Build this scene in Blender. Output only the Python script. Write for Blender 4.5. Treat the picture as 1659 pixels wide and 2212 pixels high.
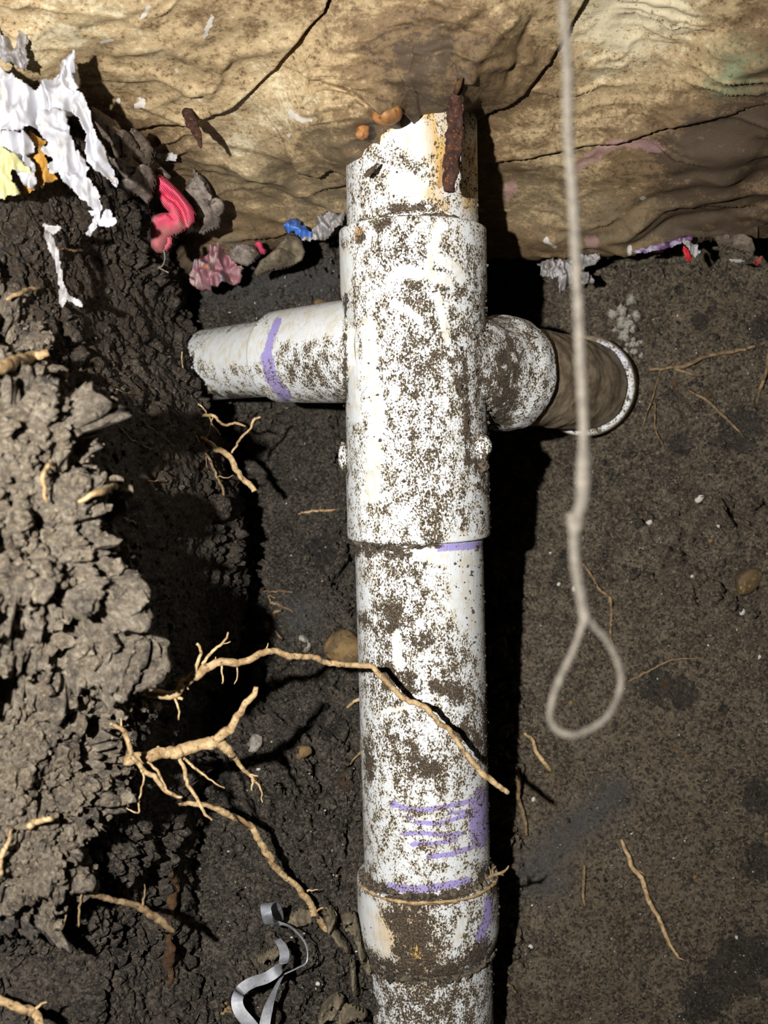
import bpy, bmesh, math, random
import numpy as np
from mathutils import Vector

for o in list(bpy.data.objects):
    bpy.data.objects.remove(o, do_unlink=True)
scn = bpy.context.scene
COL = scn.collection
rnd = random.Random(7)
rng = np.random.default_rng(7)

# ------------------------------------------------------------------ camera
W, H, F = 1659.0, 2212.0, 2600.0
cam_d = bpy.data.cameras.new('camera')
cam = bpy.data.objects.new('camera', cam_d)
COL.objects.link(cam)
cam.location = (0, 0, 0)
cam.rotation_euler = (math.pi / 2, 0, 0)
cam_d.sensor_fit = 'VERTICAL'
cam_d.sensor_height = 36.0
cam_d.lens = F / H * 36.0
cam_d.clip_start = 0.02
cam_d.dof.use_dof = True
cam_d.dof.focus_distance = 1.02
cam_d.dof.aperture_fstop = cam_d.lens / 5.6
scn.camera = cam

# ------------------------------------------------------------------ light
world = bpy.data.worlds.new('world')
scn.world = world
world.use_nodes = True
world.node_tree.nodes['Background'].inputs[0].default_value = (0.75, 0.85, 1.0, 1)
world.node_tree.nodes['Background'].inputs[1].default_value = 0.006
sp = bpy.data.lights.new('flashlight', 'SPOT')
sp.energy = 86.0
sp.color = (1.0, 0.985, 0.965)
sp.spot_size = math.radians(104)
sp.spot_blend = 1.0
sp.shadow_soft_size = 0.008
lamp = bpy.data.objects.new('flashlight', sp)
COL.objects.link(lamp)
lamp.location = (-0.20, -0.02, 0.05)
lamp.rotation_euler = (Vector((-0.17, 1.0, 0.05)) - Vector(lamp.location)).to_track_quat('-Z', 'Y').to_euler()

vs = scn.view_settings
vs.view_transform = 'Standard'
vs.look = 'None'
vs.gamma = 1.0
vs.use_curve_mapping = False
vs.exposure = 0.0

# ------------------------------------------------------------------ maths helpers
K = 1.6          # metres of distance for one unit of design depth

def P(px, py, d):
    px, py, d = np.asarray(px, float), np.asarray(py, float), np.asarray(d, float) * K
    return np.stack(np.broadcast_arrays((px - W / 2) / F * d, d, (H / 2 - py) / F * d), -1)

def nd(d):
    """design depth of the near left bank to scene depth"""
    d = np.asarray(d, float)
    return np.where(d < .5, .44 + .5 * (d - .26), np.where(d < .75, .56 + (d - .5) * .76, d))

def proj(v):
    return W / 2 + F * v[..., 0] / v[..., 1], H / 2 - F * v[..., 2] / v[..., 1]

def hsh(ix, iy, iz, seed):
    h = (ix.astype(np.uint32) * np.uint32(374761393) + iy.astype(np.uint32) * np.uint32(668265263)
         + iz.astype(np.uint32) * np.uint32(2147483647) + np.uint32((seed * 974711 + 12345) & 0xffffffff))
    h = (h ^ (h >> np.uint32(13))) * np.uint32(1274126177)
    h = (h ^ (h >> np.uint32(16))) * np.uint32(2246822519)
    return h ^ (h >> np.uint32(15))

def noise(p, seed=0):
    """value noise, about -1..1, p (...,3)"""
    p = np.asarray(p, np.float32)
    i = np.floor(p).astype(np.int32)
    f = p - i
    u = f * f * f * (f * (f * 6 - 15) + 10)
    r = 0
    for dx in (0, 1):
        wx = u[..., 0] if dx else 1 - u[..., 0]
        for dy in (0, 1):
            wy = u[..., 1] if dy else 1 - u[..., 1]
            for dz in (0, 1):
                wz = u[..., 2] if dz else 1 - u[..., 2]
                v = hsh(i[..., 0] + dx, i[..., 1] + dy, i[..., 2] + dz, seed).astype(np.float32) / 2147483648.0 - 1
                r = r + v * wx * wy * wz
    return r

def fbm(p, octv=4, seed=0, gain=0.5):
    r, a, t = 0, 1.0, 0
    p = np.asarray(p, np.float32)
    for k in range(octv):
        r = r + a * noise(p, seed + k * 17)
        t += a
        a *= gain
        p = p * 2.03 + 11.3
    return r / t * 1.6

def worley(p, seed=0):
    p = np.asarray(p, np.float32)
    i = np.floor(p).astype(np.int32)
    f = p - i
    f1 = np.full(p.shape[:-1], 9, np.float32)
    f2 = f1.copy()
    for dx in (-1, 0, 1):
        for dy in (-1, 0, 1):
            for dz in (-1, 0, 1):
                a, b, c = i[..., 0] + dx, i[..., 1] + dy, i[..., 2] + dz
                h = hsh(a, b, c, seed)
                ox = (h & np.uint32(1023)).astype(np.float32) / 1023
                oy = ((h >> np.uint32(10)) & np.uint32(1023)).astype(np.float32) / 1023
                oz = ((h >> np.uint32(20)) & np.uint32(1023)).astype(np.float32) / 1023
                d = (dx + ox - f[..., 0]) ** 2 + (dy + oy - f[..., 1]) ** 2 + (dz + oz - f[..., 2]) ** 2
                f2 = np.minimum(f2, np.maximum(f1, d))
                f1 = np.minimum(f1, d)
    return np.sqrt(f1), np.sqrt(f2)

def sstep(a, b, x):
    t = np.clip((x - a) / (b - a), 0, 1)
    return t * t * (3 - 2 * t)

def dist_poly(x, y, pts, signed=False):
    """distance to a polyline; the sign is positive on the left of its direction (image y down)"""
    best = np.full(x.shape, 1e9)
    sg = np.zeros(x.shape)
    for (x0, y0), (x1, y1) in zip(pts[:-1], pts[1:]):
        dx, dy = x1 - x0, y1 - y0
        L = dx * dx + dy * dy + 1e-9
        t = np.clip(((x - x0) * dx + (y - y0) * dy) / L, 0, 1)
        ex, ey = x - x0 - t * dx, y - y0 - t * dy
        d = np.hypot(ex, ey)
        m = d < best
        best = np.where(m, d, best)
        sg = np.where(m, np.sign(dy * ex - dx * ey), sg)
    return best * sg if signed else best

def inside(x, y, poly):
    r = np.zeros(x.shape, bool)
    n = len(poly)
    for k in range(n):
        x0, y0 = poly[k]
        x1, y1 = poly[(k + 1) % n]
        if y0 == y1:
            continue
        c = ((y0 > y) != (y1 > y)) & (x < (x1 - x0) * (y - y0) / (y1 - y0) + x0)
        r ^= c
    return r

def rbf(ctrl, smooth=1e-3):
    c = np.array(ctrl, float)
    q, v = c[:, :2] / 1000, c[:, 2]
    n = len(q)
    def ph(r):
        return r * r * np.log(r + 1e-9)
    A = np.zeros((n + 3, n + 3))
    A[:n, :n] = ph(np.linalg.norm(q[:, None] - q[None], axis=-1)) + smooth * np.eye(n)
    A[:n, n] = 1
    A[:n, n + 1:] = q
    A[n:, :n] = A[:n, n:].T
    w = np.linalg.solve(A, np.concatenate([v, np.zeros(3)]))
    def ev(x, y):
        x, y = np.asarray(x, float) / 1000, np.asarray(y, float) / 1000
        r = w[n] + w[n + 1] * x + w[n + 2] * y
        for k in range(n):
            r = r + w[k] * ph(np.hypot(x - q[k, 0], y - q[k, 1]))
        return r
    return ev

def spline(pts, n):
    """Catmull-Rom through points of any dimension, n samples evenly along it"""
    p = np.array(pts, float)
    if len(p) == 2:
        t = np.linspace(0, 1, n)[:, None]
        return p[0] * (1 - t) + p[1] * t
    e = np.vstack([2 * p[0] - p[1], p, 2 * p[-1] - p[-2]])
    out = []
    m = 16
    for k in range(len(p) - 1):
        a, b, c, d = e[k:k + 4]
        t = np.linspace(0, 1, m, endpoint=False)[:, None]
        out.append(.5 * (2 * b + (c - a) * t + (2 * a - 5 * b + 4 * c - d) * t ** 2 + (3 * b - a - 3 * c + d) * t ** 3))
    out = np.vstack(out + [p[-1:]])
    s = np.concatenate([[0], np.cumsum(np.linalg.norm(np.diff(out[:, :3], axis=0), axis=1))])
    u = np.linspace(0, s[-1], n)
    return np.stack([np.interp(u, s, out[:, k]) for k in range(out.shape[1])], 1)

# ------------------------------------------------------------------ object helpers
def tag(o, label=None, cat=None, group=None, kind=None):
    if label: o['label'] = label
    if cat: o['category'] = cat
    if group: o['group'] = group
    if kind: o['kind'] = kind
    return o

def empty(name, loc):
    o = bpy.data.objects.new(name, None)
    o.empty_display_size = 0.02
    COL.objects.link(o)
    o.location = Vector([float(c) for c in loc])
    return o

def mesh_obj(name, V, faces, mat, parent=None, smooth=True, attrs=None, origin=None):
    """one mesh object, V in world metres; quads (n,4) or list of faces"""
    V = np.asarray(V, np.float64).reshape(-1, 3)
    if origin is None:
        origin = np.array([(V[:, 0].min() + V[:, 0].max()) / 2, (V[:, 1].min() + V[:, 1].max()) / 2, V[:, 2].min()])
    me = bpy.data.meshes.new(name)
    L = V - origin
    if isinstance(faces, np.ndarray):
        nf, k = faces.shape
        me.vertices.add(len(V))
        me.vertices.foreach_set('co', L.astype(np.float32).ravel())
        me.loops.add(nf * k)
        me.loops.foreach_set('vertex_index', faces.astype(np.int32).ravel())
        me.polygons.add(nf)
        me.polygons.foreach_set('loop_start', np.arange(nf, dtype=np.int32) * k)
        me.polygons.foreach_set('loop_total', np.full(nf, k, np.int32))
        me.update(calc_edges=True)
        me.validate()
    else:
        me.from_pydata([tuple(v) for v in L], [], [tuple(int(i) for i in f) for f in faces])
    me.polygons.foreach_set('use_smooth', np.full(len(me.polygons), smooth))
    for an, av in (attrs or {}).items():
        a = me.attributes.new(an, 'FLOAT', 'POINT')
        a.data.foreach_set('value', np.asarray(av, np.float32).ravel())
    me.materials.append(mat)
    o = bpy.data.objects.new(name, me)
    COL.objects.link(o)
    if parent is not None:
        o.parent = parent
        pl = parent
        off = np.zeros(3)
        while pl is not None:
            off = off + np.array(pl.location)
            pl = pl.parent
        o.location = Vector([float(c) for c in (origin - off)])
    else:
        o.location = Vector([float(c) for c in origin])
    return o

def grid_faces(n, m, wrap=False, off=0):
    i = np.arange(n - 1)[:, None]
    j = np.arange(m if wrap else m - 1)[None]
    j2 = (j + 1) % m
    a, b, c, d = i * m + j, i * m + j2, (i + 1) * m + j2, (i + 1) * m + j
    return np.stack(np.broadcast_arrays(a, b, c, d), -1).reshape(-1, 4) + off

def normals_grid(V):
    n = np.cross(np.gradient(V, axis=1), np.gradient(V, axis=0))
    n /= np.linalg.norm(n, axis=-1, keepdims=True) + 1e-12
    flip = np.sum(n * V, -1, keepdims=True) > 0
    return np.where(flip, -n, n)         # towards the viewer's side

def tube_arrays(path, radii, nseg=12, rough=0.0, seed=0, cap=True):
    path = np.asarray(path, float)
    n = len(path)
    radii = np.broadcast_to(np.asarray(radii, float), (n,))
    T = np.gradient(path, axis=0)
    T /= np.linalg.norm(T, axis=1, keepdims=True) + 1e-12
    up = np.array([0, 1.0, 0]) if abs(T[0][1]) < .8 else np.array([1.0, 0, 0])
    N = np.cross(T[0], up)
    N /= np.linalg.norm(N)
    Ns = [N]
    for k in range(1, n):
        N = Ns[-1] - T[k] * np.dot(Ns[-1], T[k])
        Ns.append(N / (np.linalg.norm(N) + 1e-12))
    Ns = np.array(Ns)
    B = np.cross(T, Ns)
    a = np.linspace(0, 2 * np.pi, nseg, endpoint=False)
    R = Ns[:, None] * np.cos(a)[None, :, None] + B[:, None] * np.sin(a)[None, :, None]
    V = path[:, None] + R * radii[:, None, None]
    if rough:
        V = V + R * (radii[:, None, None] * rough * fbm(V / (radii.mean() * 2.2), 3, seed)[..., None])
    return V, R

def tube(name, path, radii, mat, parent=None, nseg=12, rough=0.0, seed=0, attrs=None, caps=True):
    V, R = tube_arrays(path, radii, nseg, rough, seed)
    n = V.shape[0]
    f = grid_faces(n, nseg, True)
    VV = V.reshape(-1, 3)
    if caps:
        VV = np.vstack([VV, V[0].mean(0), V[-1].mean(0)])
        j = np.arange(nseg)
        c0 = np.stack([np.full(nseg, n * nseg), (j + 1) % nseg, j, j], 1)
        faces = [tuple(q) for q in f] + [(n * nseg, (k + 1) % nseg, k) for k in range(nseg)] + \
                [(n * nseg + 1, (n - 1) * nseg + k, (n - 1) * nseg + (k + 1) % nseg) for k in range(nseg)]
    else:
        faces = f
    return mesh_obj(name, VV, faces, mat, parent, attrs=attrs)

# ------------------------------------------------------------------ material helpers
def lin(r, g, b):
    return tuple(((c / 255) / 12.92 if c / 255 <= .04045 else ((c / 255 + .055) / 1.055) ** 2.4) for c in (r, g, b)) + (1.0,)

class Mat:
    def __init__(s, name, rough=0.7, spec=0.3):
        s.m = bpy.data.materials.new(name)
        s.m.use_nodes = True
        s.t = s.m.node_tree
        s.b = s.t.nodes['Principled BSDF']
        s.b.inputs['Roughness'].default_value = rough
        s.b.inputs['Specular IOR Level'].default_value = spec
        s.tc = s.t.nodes.new('ShaderNodeTexCoord')
        s.obj = s.tc.outputs['Object']
    def put(s, sock, v):
        if isinstance(v, bpy.types.NodeSocket):
            s.t.links.new(v, sock)
        else:
            sock.default_value = v
    def mapping(s, scale=(1, 1, 1), rot=(0, 0, 0), vec=None):
        n = s.t.nodes.new('ShaderNodeMapping')
        s.put(n.inputs[0], vec or s.obj)
        n.inputs['Scale'].default_value = scale
        n.inputs['Rotation'].default_value = rot
        return n.outputs[0]
    def noise(s, scale, detail=4, rough=.55, vec=None, dist=0.0):
        n = s.t.nodes.new('ShaderNodeTexNoise')
        s.put(n.inputs['Vector'], vec or s.obj)
        n.inputs['Scale'].default_value = scale
        n.inputs['Detail'].default_value = detail
        n.inputs['Roughness'].default_value = rough
        n.inputs['Distortion'].default_value = dist
        return n.outputs['Fac']
    def voro(s, scale, vec=None, feature='F1', out='Distance', rand=1.0):
        n = s.t.nodes.new('ShaderNodeTexVoronoi')
        n.feature = feature
        s.put(n.inputs['Vector'], vec or s.obj)
        n.inputs['Scale'].default_value = scale
        n.inputs['Randomness'].default_value = rand
        return n.outputs[out]
    def math(s, op, a, b=0.0, clamp=False):
        n = s.t.nodes.new('ShaderNodeMath')
        n.operation = op
        n.use_clamp = clamp
        s.put(n.inputs[0], a)
        s.put(n.inputs[1], b)
        return n.outputs[0]
    def step(s, x, lo, hi):
        n = s.t.nodes.new('ShaderNodeMapRange')
        n.interpolation_type = 'SMOOTHSTEP'
        s.put(n.inputs['Value'], x)
        n.inputs['From Min'].default_value = lo
        n.inputs['From Max'].default_value = hi
        return n.outputs[0]
    def mix(s, f, a, b):
        n = s.t.nodes.new('ShaderNodeMix')
        n.data_type = 'RGBA'
        s.put(n.inputs['Factor'], f)
        s.put(n.inputs['A'] if False else n.inputs[6], a)
        s.put(n.inputs[7], b)
        return n.outputs[2]
    def attr(s, name):
        n = s.t.nodes.new('ShaderNodeAttribute')
        n.attribute_name = name
        return n.outputs['Fac']
    def bump(s, h, strength=.5, dist=.001, prev=None):
        n = s.t.nodes.new('ShaderNodeBump')
        n.inputs['Strength'].default_value = strength
        n.inputs['Distance'].default_value = dist
        s.put(n.inputs['Height'], h)
        if prev is not None:
            s.put(n.inputs['Normal'], prev)
        return n.outputs[0]
    def done(s, color=None, normal=None, rough=None):
        if color is not None: s.put(s.b.inputs['Base Color'], color)
        if normal is not None: s.put(s.b.inputs['Normal'], normal)
        if rough is not None: s.put(s.b.inputs['Roughness'], rough)
        return s.m

def soil_mat(name, dark, mid, light, specks=.5, gloss=.55, warmc=lin(156, 136, 106), gs=1.0):
    m = Mat(name, .8, .35)
    n1 = m.noise(34, 6, .7)
    n2 = m.noise(210, 6, .75)
    n3 = m.noise(850, 4, .75)
    tone = m.math('ADD', m.math('ADD', m.math('MULTIPLY', n1, .42), m.math('MULTIPLY', n2, .40)), m.math('MULTIPLY', n3, .18))
    c = m.mix(m.step(tone, .40, .51), dark, mid)
    c = m.mix(m.step(tone, .51, .62), c, light)
    vc = m.t.nodes.new('ShaderNodeSeparateColor')
    m.put(vc.inputs[0], m.voro(430, out='Color'))
    grain = m.math('ADD', m.math('MULTIPLY', vc.outputs[0], .6), m.math('MULTIPLY', m.noise(600, 3, .7), .4))
    c = m.mix(m.math('MULTIPLY', m.step(grain, .46, .24), .85 * gs), c, dark)
    c = m.mix(m.math('MULTIPLY', m.step(grain, .58, .80), .75 * gs), c, light)
    warm = m.attr('warm')
    c = m.mix(m.math('MULTIPLY', warm, m.math('MULTIPLY', m.step(m.noise(60, 4), .3, .6), m.step(grain, .30, .5))), c, warmc)
    wet = m.step(m.math('ADD', m.attr('wet'), m.math('MULTIPLY', m.math('SUBTRACT', m.noise(90, 6, .65), .5), 1.6)), .42, .58)
    c = m.mix(m.math('MULTIPLY', wet, .7), c, lin(44, 43, 43))
    grey_tint = m.math('MULTIPLY', m.attr('grey_tint'), m.step(m.noise(150, 5), .15, .5))
    c = m.mix(m.math('MULTIPLY', grey_tint, .85), c, lin(116, 115, 114))
    rust = m.step(m.math('ADD', m.attr('rust'), m.math('MULTIPLY', m.math('SUBTRACT', m.noise(200, 6, .65), .5), 1.4)), .45, .6)
    c = m.mix(m.math('MULTIPLY', rust, .6), c, lin(112, 80, 48))
    sp1 = m.math('LESS_THAN', m.voro(420), .17)
    sel = m.math('GREATER_THAN', m.noise(300, 2), .56)
    sp = m.math('MULTIPLY', sp1, sel)
    c = m.mix(m.math('MULTIPLY', sp, specks), c, lin(190, 170, 135))
    sp2 = m.math('MULTIPLY', m.math('LESS_THAN', m.voro(260), .16), m.math('GREATER_THAN', m.noise(120, 2), .52))
    c = m.mix(m.math('MULTIPLY', sp2, specks), c, lin(176, 162, 138))
    dk = m.step(m.noise(420, 3, .7), .60, .66)
    c = m.mix(m.math('MULTIPLY', dk, .7), c, dark)
    g = m.math('GREATER_THAN', n3, .60)
    c = m.mix(m.math('MULTIPLY', g, specks * .6), c, lin(165, 145, 112))
    h = m.math('ADD', m.math('MULTIPLY', n2, 1.0), m.math('MULTIPLY', n3, .8))
    nb = m.bump(h, 1.0, .008)
    r = m.math('SUBTRACT', .92, m.math('MULTIPLY', m.step(m.noise(180, 3), .5, .68), 1 - gloss))
    return m.done(c, nb, r)

M = {}
M['soil'] = soil_mat('dark_wet_soil', lin(36, 33, 30), lin(98, 90, 80), lin(158, 145, 126), .9, .3)
M['soil_brown'] = soil_mat('brown_packed_soil', lin(62, 55, 47), lin(142, 127, 106), lin(196, 178, 150), .9, .7)
M['soil_lit'] = soil_mat('lit_bank_soil', lin(52, 45, 39), lin(170, 152, 128), lin(250, 234, 206), .85, .3, lin(78, 60, 38), .45)  # bank soil lightened to stand for strong light on the near clods

M['soil_shaded'] = soil_mat('shaded_bank_soil', lin(46, 41, 37), lin(98, 88, 77), lin(140, 127, 110), .8, .3, lin(84, 64, 40))  # same bank soil, darkened to stand for shade in the recess

# concrete with the print of plastic film
m = Mat('stained_concrete', .62, .35)
st = m.mapping((1, 1, 1.8))
n1 = m.noise(14, 6, .65, st)
n2 = m.noise(70, 6, .7, st)
n3 = m.noise(300, 5, .75)
tone = m.attr('tone')
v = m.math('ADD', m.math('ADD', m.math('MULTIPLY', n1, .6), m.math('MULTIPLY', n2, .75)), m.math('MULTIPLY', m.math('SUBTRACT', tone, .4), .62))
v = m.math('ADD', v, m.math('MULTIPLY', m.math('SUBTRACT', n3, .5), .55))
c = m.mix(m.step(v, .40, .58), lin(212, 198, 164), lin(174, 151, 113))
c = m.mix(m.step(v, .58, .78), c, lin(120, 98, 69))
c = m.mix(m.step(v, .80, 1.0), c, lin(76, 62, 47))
grey = m.attr('grey')
c = m.mix(m.math('MULTIPLY', grey, m.step(n2, .3, .65)), c, lin(122, 110, 86))
gr = m.math('MULTIPLY', m.attr('green'), m.step(n2, .35, .6))
c = m.mix(gr, c, lin(138, 146, 112))
speck = m.step(m.math('ADD', m.math('MULTIPLY', n3, .7), m.math('MULTIPLY', n2, .35)), .585, .64)
c = m.mix(m.math('MULTIPLY', speck, .8), c, lin(84, 64, 42))
w = m.step(m.math('ADD', m.attr('white'), m.math('MULTIPLY', m.math('SUBTRACT', m.noise(160, 5, .7), .5), 1.5)), .45, .6)
c = m.mix(m.math('MULTIPLY', w, .8), c, lin(214, 208, 198))
pk = m.step(m.math('ADD', m.attr('pink'), m.math('MULTIPLY', m.math('SUBTRACT', m.noise(110, 6, .7), .5), 1.8)), .5, .75)
c = m.mix(m.math('MULTIPLY', pk, .5), c, lin(178, 138, 138))
rg = m.attr('rough')
nb = m.bump(n3, .4, .002)
nb = m.bump(m.noise(700, 5, .75), .35, .002, nb)
M['concrete'] = m.done(c, nb)

# PVC with spattered mud and marks (attributes come from the mesh)
def pvc_mat(name, base=0.0, vscale=.8):
    m = Mat(name, .42, .45)
    st = m.mapping((1, 1, vscale))
    n1 = m.noise(640, 5, .66, st, .2)
    n2 = m.noise(110, 5, .6, st)
    n4 = m.noise(1500, 2, .6)
    dens = m.attr('dens')
    wipe = m.attr('wipe')
    mud = m.attr('mud')
    streak = m.noise(90, 4, .6, m.mapping((6, 6, .35)))
    pv = m.mix(m.step(n2, .42, .68), lin(219, 222, 223), lin(210, 204, 188))
    stain = m.attr('stain')
    pv = m.mix(m.math('MULTIPLY', stain, m.step(m.noise(45, 5, .6, m.mapping((2, 2, .5))), .25, .6)), pv, lin(206, 164, 78))
    rust = m.step(m.math('ADD', m.attr('rust'), m.math('MULTIPLY', m.math('SUBTRACT', m.noise(240, 5, .7), .5), 1.2)), .4, .6)
    pv = m.mix(m.math('MULTIPLY', rust, .8), pv, lin(176, 126, 66))
    pu = m.step(m.math('ADD', m.attr('purple'), m.math('MULTIPLY', m.math('SUBTRACT', m.noise(380, 5, .7), .5), 1.3)), .38, .55)
    pv = m.mix(m.math('MULTIPLY', pu, .84), pv, lin(146, 130, 206))
    wl = m.math('MULTIPLY', wipe, m.step(streak, .5, .62))
    pv = m.mix(m.math('MULTIPLY', wl, .4), pv, lin(186, 168, 130))
    # spatter
    t = m.math('ADD', m.math('MULTIPLY', n1, .80), m.math('MULTIPLY', n2, .48))
    t = m.math('ADD', t, m.math('MULTIPLY', dens, .20))
    t = m.math('ADD', t, m.math('MULTIPLY', m.math('MULTIPLY', mud, m.step(m.noise(95, 6, .7), .34, .58)), .27))
    t = m.math('SUBTRACT', t, m.math('MULTIPLY', wipe, .22))
    t = m.math('ADD', t, base)
    d = m.step(t, .678, .705)
    haze = m.step(t, .58, .70)
    pv = m.mix(m.math('MULTIPLY', haze, .34), pv, lin(188, 164, 120))
    dc = m.mix(m.step(m.noise(700, 3, .6), .4, .62), lin(44, 36, 29), lin(92, 78, 60))
    dc = m.mix(m.math('GREATER_THAN', n4, .66), dc, lin(176, 156, 122))
    brown = m.attr('brown')
    c = m.mix(d, pv, dc)
    c = m.mix(m.math('MULTIPLY', brown, m.step(m.noise(130, 5, .7), .12, .42)), c, m.mix(m.step(m.noise(60, 5, .65), .38, .6), lin(112, 96, 74), lin(156, 138, 112)))
    nb = m.bump(m.math('MULTIPLY', t, 1.0), .15, .002)
    nb = m.bump(m.math('ADD', d, m.math('MULTIPLY', m.math('MULTIPLY', d, n1), 1.5)), .55, .0009, nb)
    r = m.math('ADD', .38, m.math('MULTIPLY', d, .5))
    return m.done(c, nb, r)
M['pvc'] = pvc_mat('muddy_white_pvc')

def simple(name, c1, c2, scale=60, rough=.7, bump=.3, bscale=None, lo=.35, hi=.65, c3=None, bdist=.001, spec=.3, metal=0.0):
    m = Mat(name, rough, spec)
    n = m.noise(scale, 6, .65)
    c = m.mix(m.step(n, lo, hi), c1, c2)
    if c3:
        c = m.mix(m.step(m.noise(scale * 2.7, 5, .7), .56, .64), c, c3)
    nb = m.bump(m.noise(bscale or scale * 4, 5, .7), bump, bdist)
    m.b.inputs['Metallic'].default_value = metal
    return m.done(c, nb)

M['root'] = simple('pale_root_bark', lin(202, 174, 130), lin(150, 120, 82), 130, .65, .5, 500, c3=lin(98, 78, 54))
M['root_grey'] = simple('dirty_root_bark', lin(150, 126, 92), lin(98, 78, 54), 130, .8, .5, 500, c3=lin(60, 48, 36))
M['root_dark'] = simple('dark_root_hair', lin(112, 86, 54), lin(72, 54, 36), 160, .8, .4)
M['twine'] = simple('cotton_twine', lin(122, 114, 102), lin(92, 86, 77), 300, .9, .8, 1400)
M['rust'] = simple('rusted_iron', lin(92, 62, 50), lin(52, 36, 32), 120, .85, 1.0, 420, c3=lin(158, 92, 44), bdist=.003)
M['rustsoil'] = simple('rust_crust', lin(104, 74, 44), lin(70, 50, 32), 180, .9, 1.0, 520, c3=lin(60, 46, 34), bdist=.002)
M['stone_orange'] = simple('orange_pebble', lin(168, 116, 64), lin(120, 82, 48), 90, .55, .2, c3=lin(92, 64, 40))
M['stone_tan'] = simple('tan_stone', lin(132, 106, 66), lin(86, 70, 48), 70, .7, .4, c3=lin(64, 56, 44))
M['stone_yellow'] = simple('yellow_brown_stone', lin(98, 80, 54), lin(72, 60, 44), 70, .7, .4, c3=lin(150, 124, 72))
M['stone_white'] = simple('white_grit', lin(204, 198, 188), lin(150, 142, 130), 150, .6, .3)
M['lime'] = simple('white_crust', lin(172, 166, 154), lin(108, 100, 88), 160, .9, .8, 500, c3=lin(84, 76, 64), bdist=.002)
M['strap'] = simple('galvanised_strap', lin(140, 142, 148), lin(112, 112, 114), 90, .45, .15, c3=lin(108, 104, 98), spec=.5, metal=.15)
M['clothgrey'] = simple('dirty_grey_cloth', lin(142, 130, 120), lin(94, 84, 74), 70, .95, .7, 900, c3=lin(70, 60, 50))
M['clothbrown'] = simple('muddy_cloth', lin(138, 122, 106), lin(92, 80, 66), 60, .95, .8, 700, c3=lin(48, 40, 32), bdist=.002)
M['fluff'] = simple('beige_fibre', lin(134, 122, 100), lin(92, 82, 66), 60, .95, .8, 900, c3=lin(70, 62, 50))
M['plastic'] = simple('dirty_white_plastic', lin(184, 183, 188), lin(146, 140, 134), 40, .4, .25, 160, lo=.45, hi=.7, c3=lin(196, 186, 168), spec=.45)
M['plastic_grey'] = simple('grey_plastic', lin(168, 164, 164), lin(110, 104, 98), 40, .45, .3, c3=lin(90, 80, 70), spec=.4)
M['plastic_yellow'] = simple('pale_yellow_plastic', lin(188, 186, 136), lin(162, 156, 106), 40, .5, .3, c3=lin(206, 198, 150))
M['plastic_orange'] = simple('orange_stained_plastic', lin(178, 130, 52), lin(128, 90, 38), 60, .6, .4, c3=lin(110, 84, 50))
M['blue'] = simple('blue_plastic', lin(74, 118, 196), lin(44, 82, 160), 50, .35, .3, c3=lin(130, 136, 150), spec=.5)
M['red'] = simple('red_plastic', lin(196, 36, 44), lin(150, 40, 44), 60, .45, .3)
M['brownred'] = simple('faded_red_scrap', lin(150, 62, 56), lin(110, 56, 46), 60, .6, .3)
M['sliver'] = simple('mud_sliver', lin(86, 72, 56), lin(58, 48, 38), 90, .8, .4)

m = Mat('printed_strip', .45, .4)
n = m.noise(34, 2, .5)
c = m.mix(m.step(n, .42, .48), lin(150, 140, 160), lin(92, 58, 96))
c = m.mix(m.step(m.noise(50, 2), .58, .62), c, lin(198, 128, 62))
c = m.mix(m.step(m.noise(80, 4), .55, .62), c, lin(90, 80, 76))
M['printed'] = m.done(c, m.bump(m.noise(200), .3))
m = Mat('pinkish_wrapper', .55, .35)
n = m.noise(26, 3, .55)
c = m.mix(m.step(n, .4, .5), lin(168, 140, 136), lin(150, 104, 112))
c = m.mix(m.step(m.noise(44, 3), .55, .6), c, lin(136, 128, 134))
c = m.mix(m.step(m.noise(60, 2, vec=m.mapping((1, 1, 1.7))), .62, .66), c, lin(190, 112, 78))
c = m.mix(m.step(m.noise(48, 2, vec=m.mapping((1.3, 1, 1))), .66, .69), c, lin(40, 78, 140))
c = m.mix(m.step(m.noise(90, 5, .7), .55, .66), c, lin(112, 98, 86))
M['wrapper'] = m.done(c, m.bump(m.noise(160, 4), .4))

m = Mat('pink_knit', .9, .2)
wv = m.t.nodes.new('ShaderNodeTexWave')
m.put(wv.inputs['Vector'], m.mapping((1, 1, 1), (0, .7, 0)))
wv.inputs['Scale'].default_value = 210
wv.inputs['Distortion'].default_value = 2.5
wv.inputs['Detail'].default_value = 2
c = m.mix(wv.outputs['Fac'], lin(196, 52, 84), lin(236, 96, 124))
dirt = m.step(m.math('ADD', m.noise(55, 5, .7), m.math('MULTIPLY', m.attr('dirt'), .3)), .46, .70)
c = m.mix(m.math('MULTIPLY', dirt, .75), c, lin(150, 108, 100))
M['pink'] = m.done(c, m.bump(m.math('ADD', wv.outputs['Fac'], m.noise(700, 3)), .5, .0012))
M['pinkplain'] = simple('pink_scrap_cloth', lin(206, 66, 98), lin(160, 60, 84), 60, .9, .5, 600)

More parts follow.
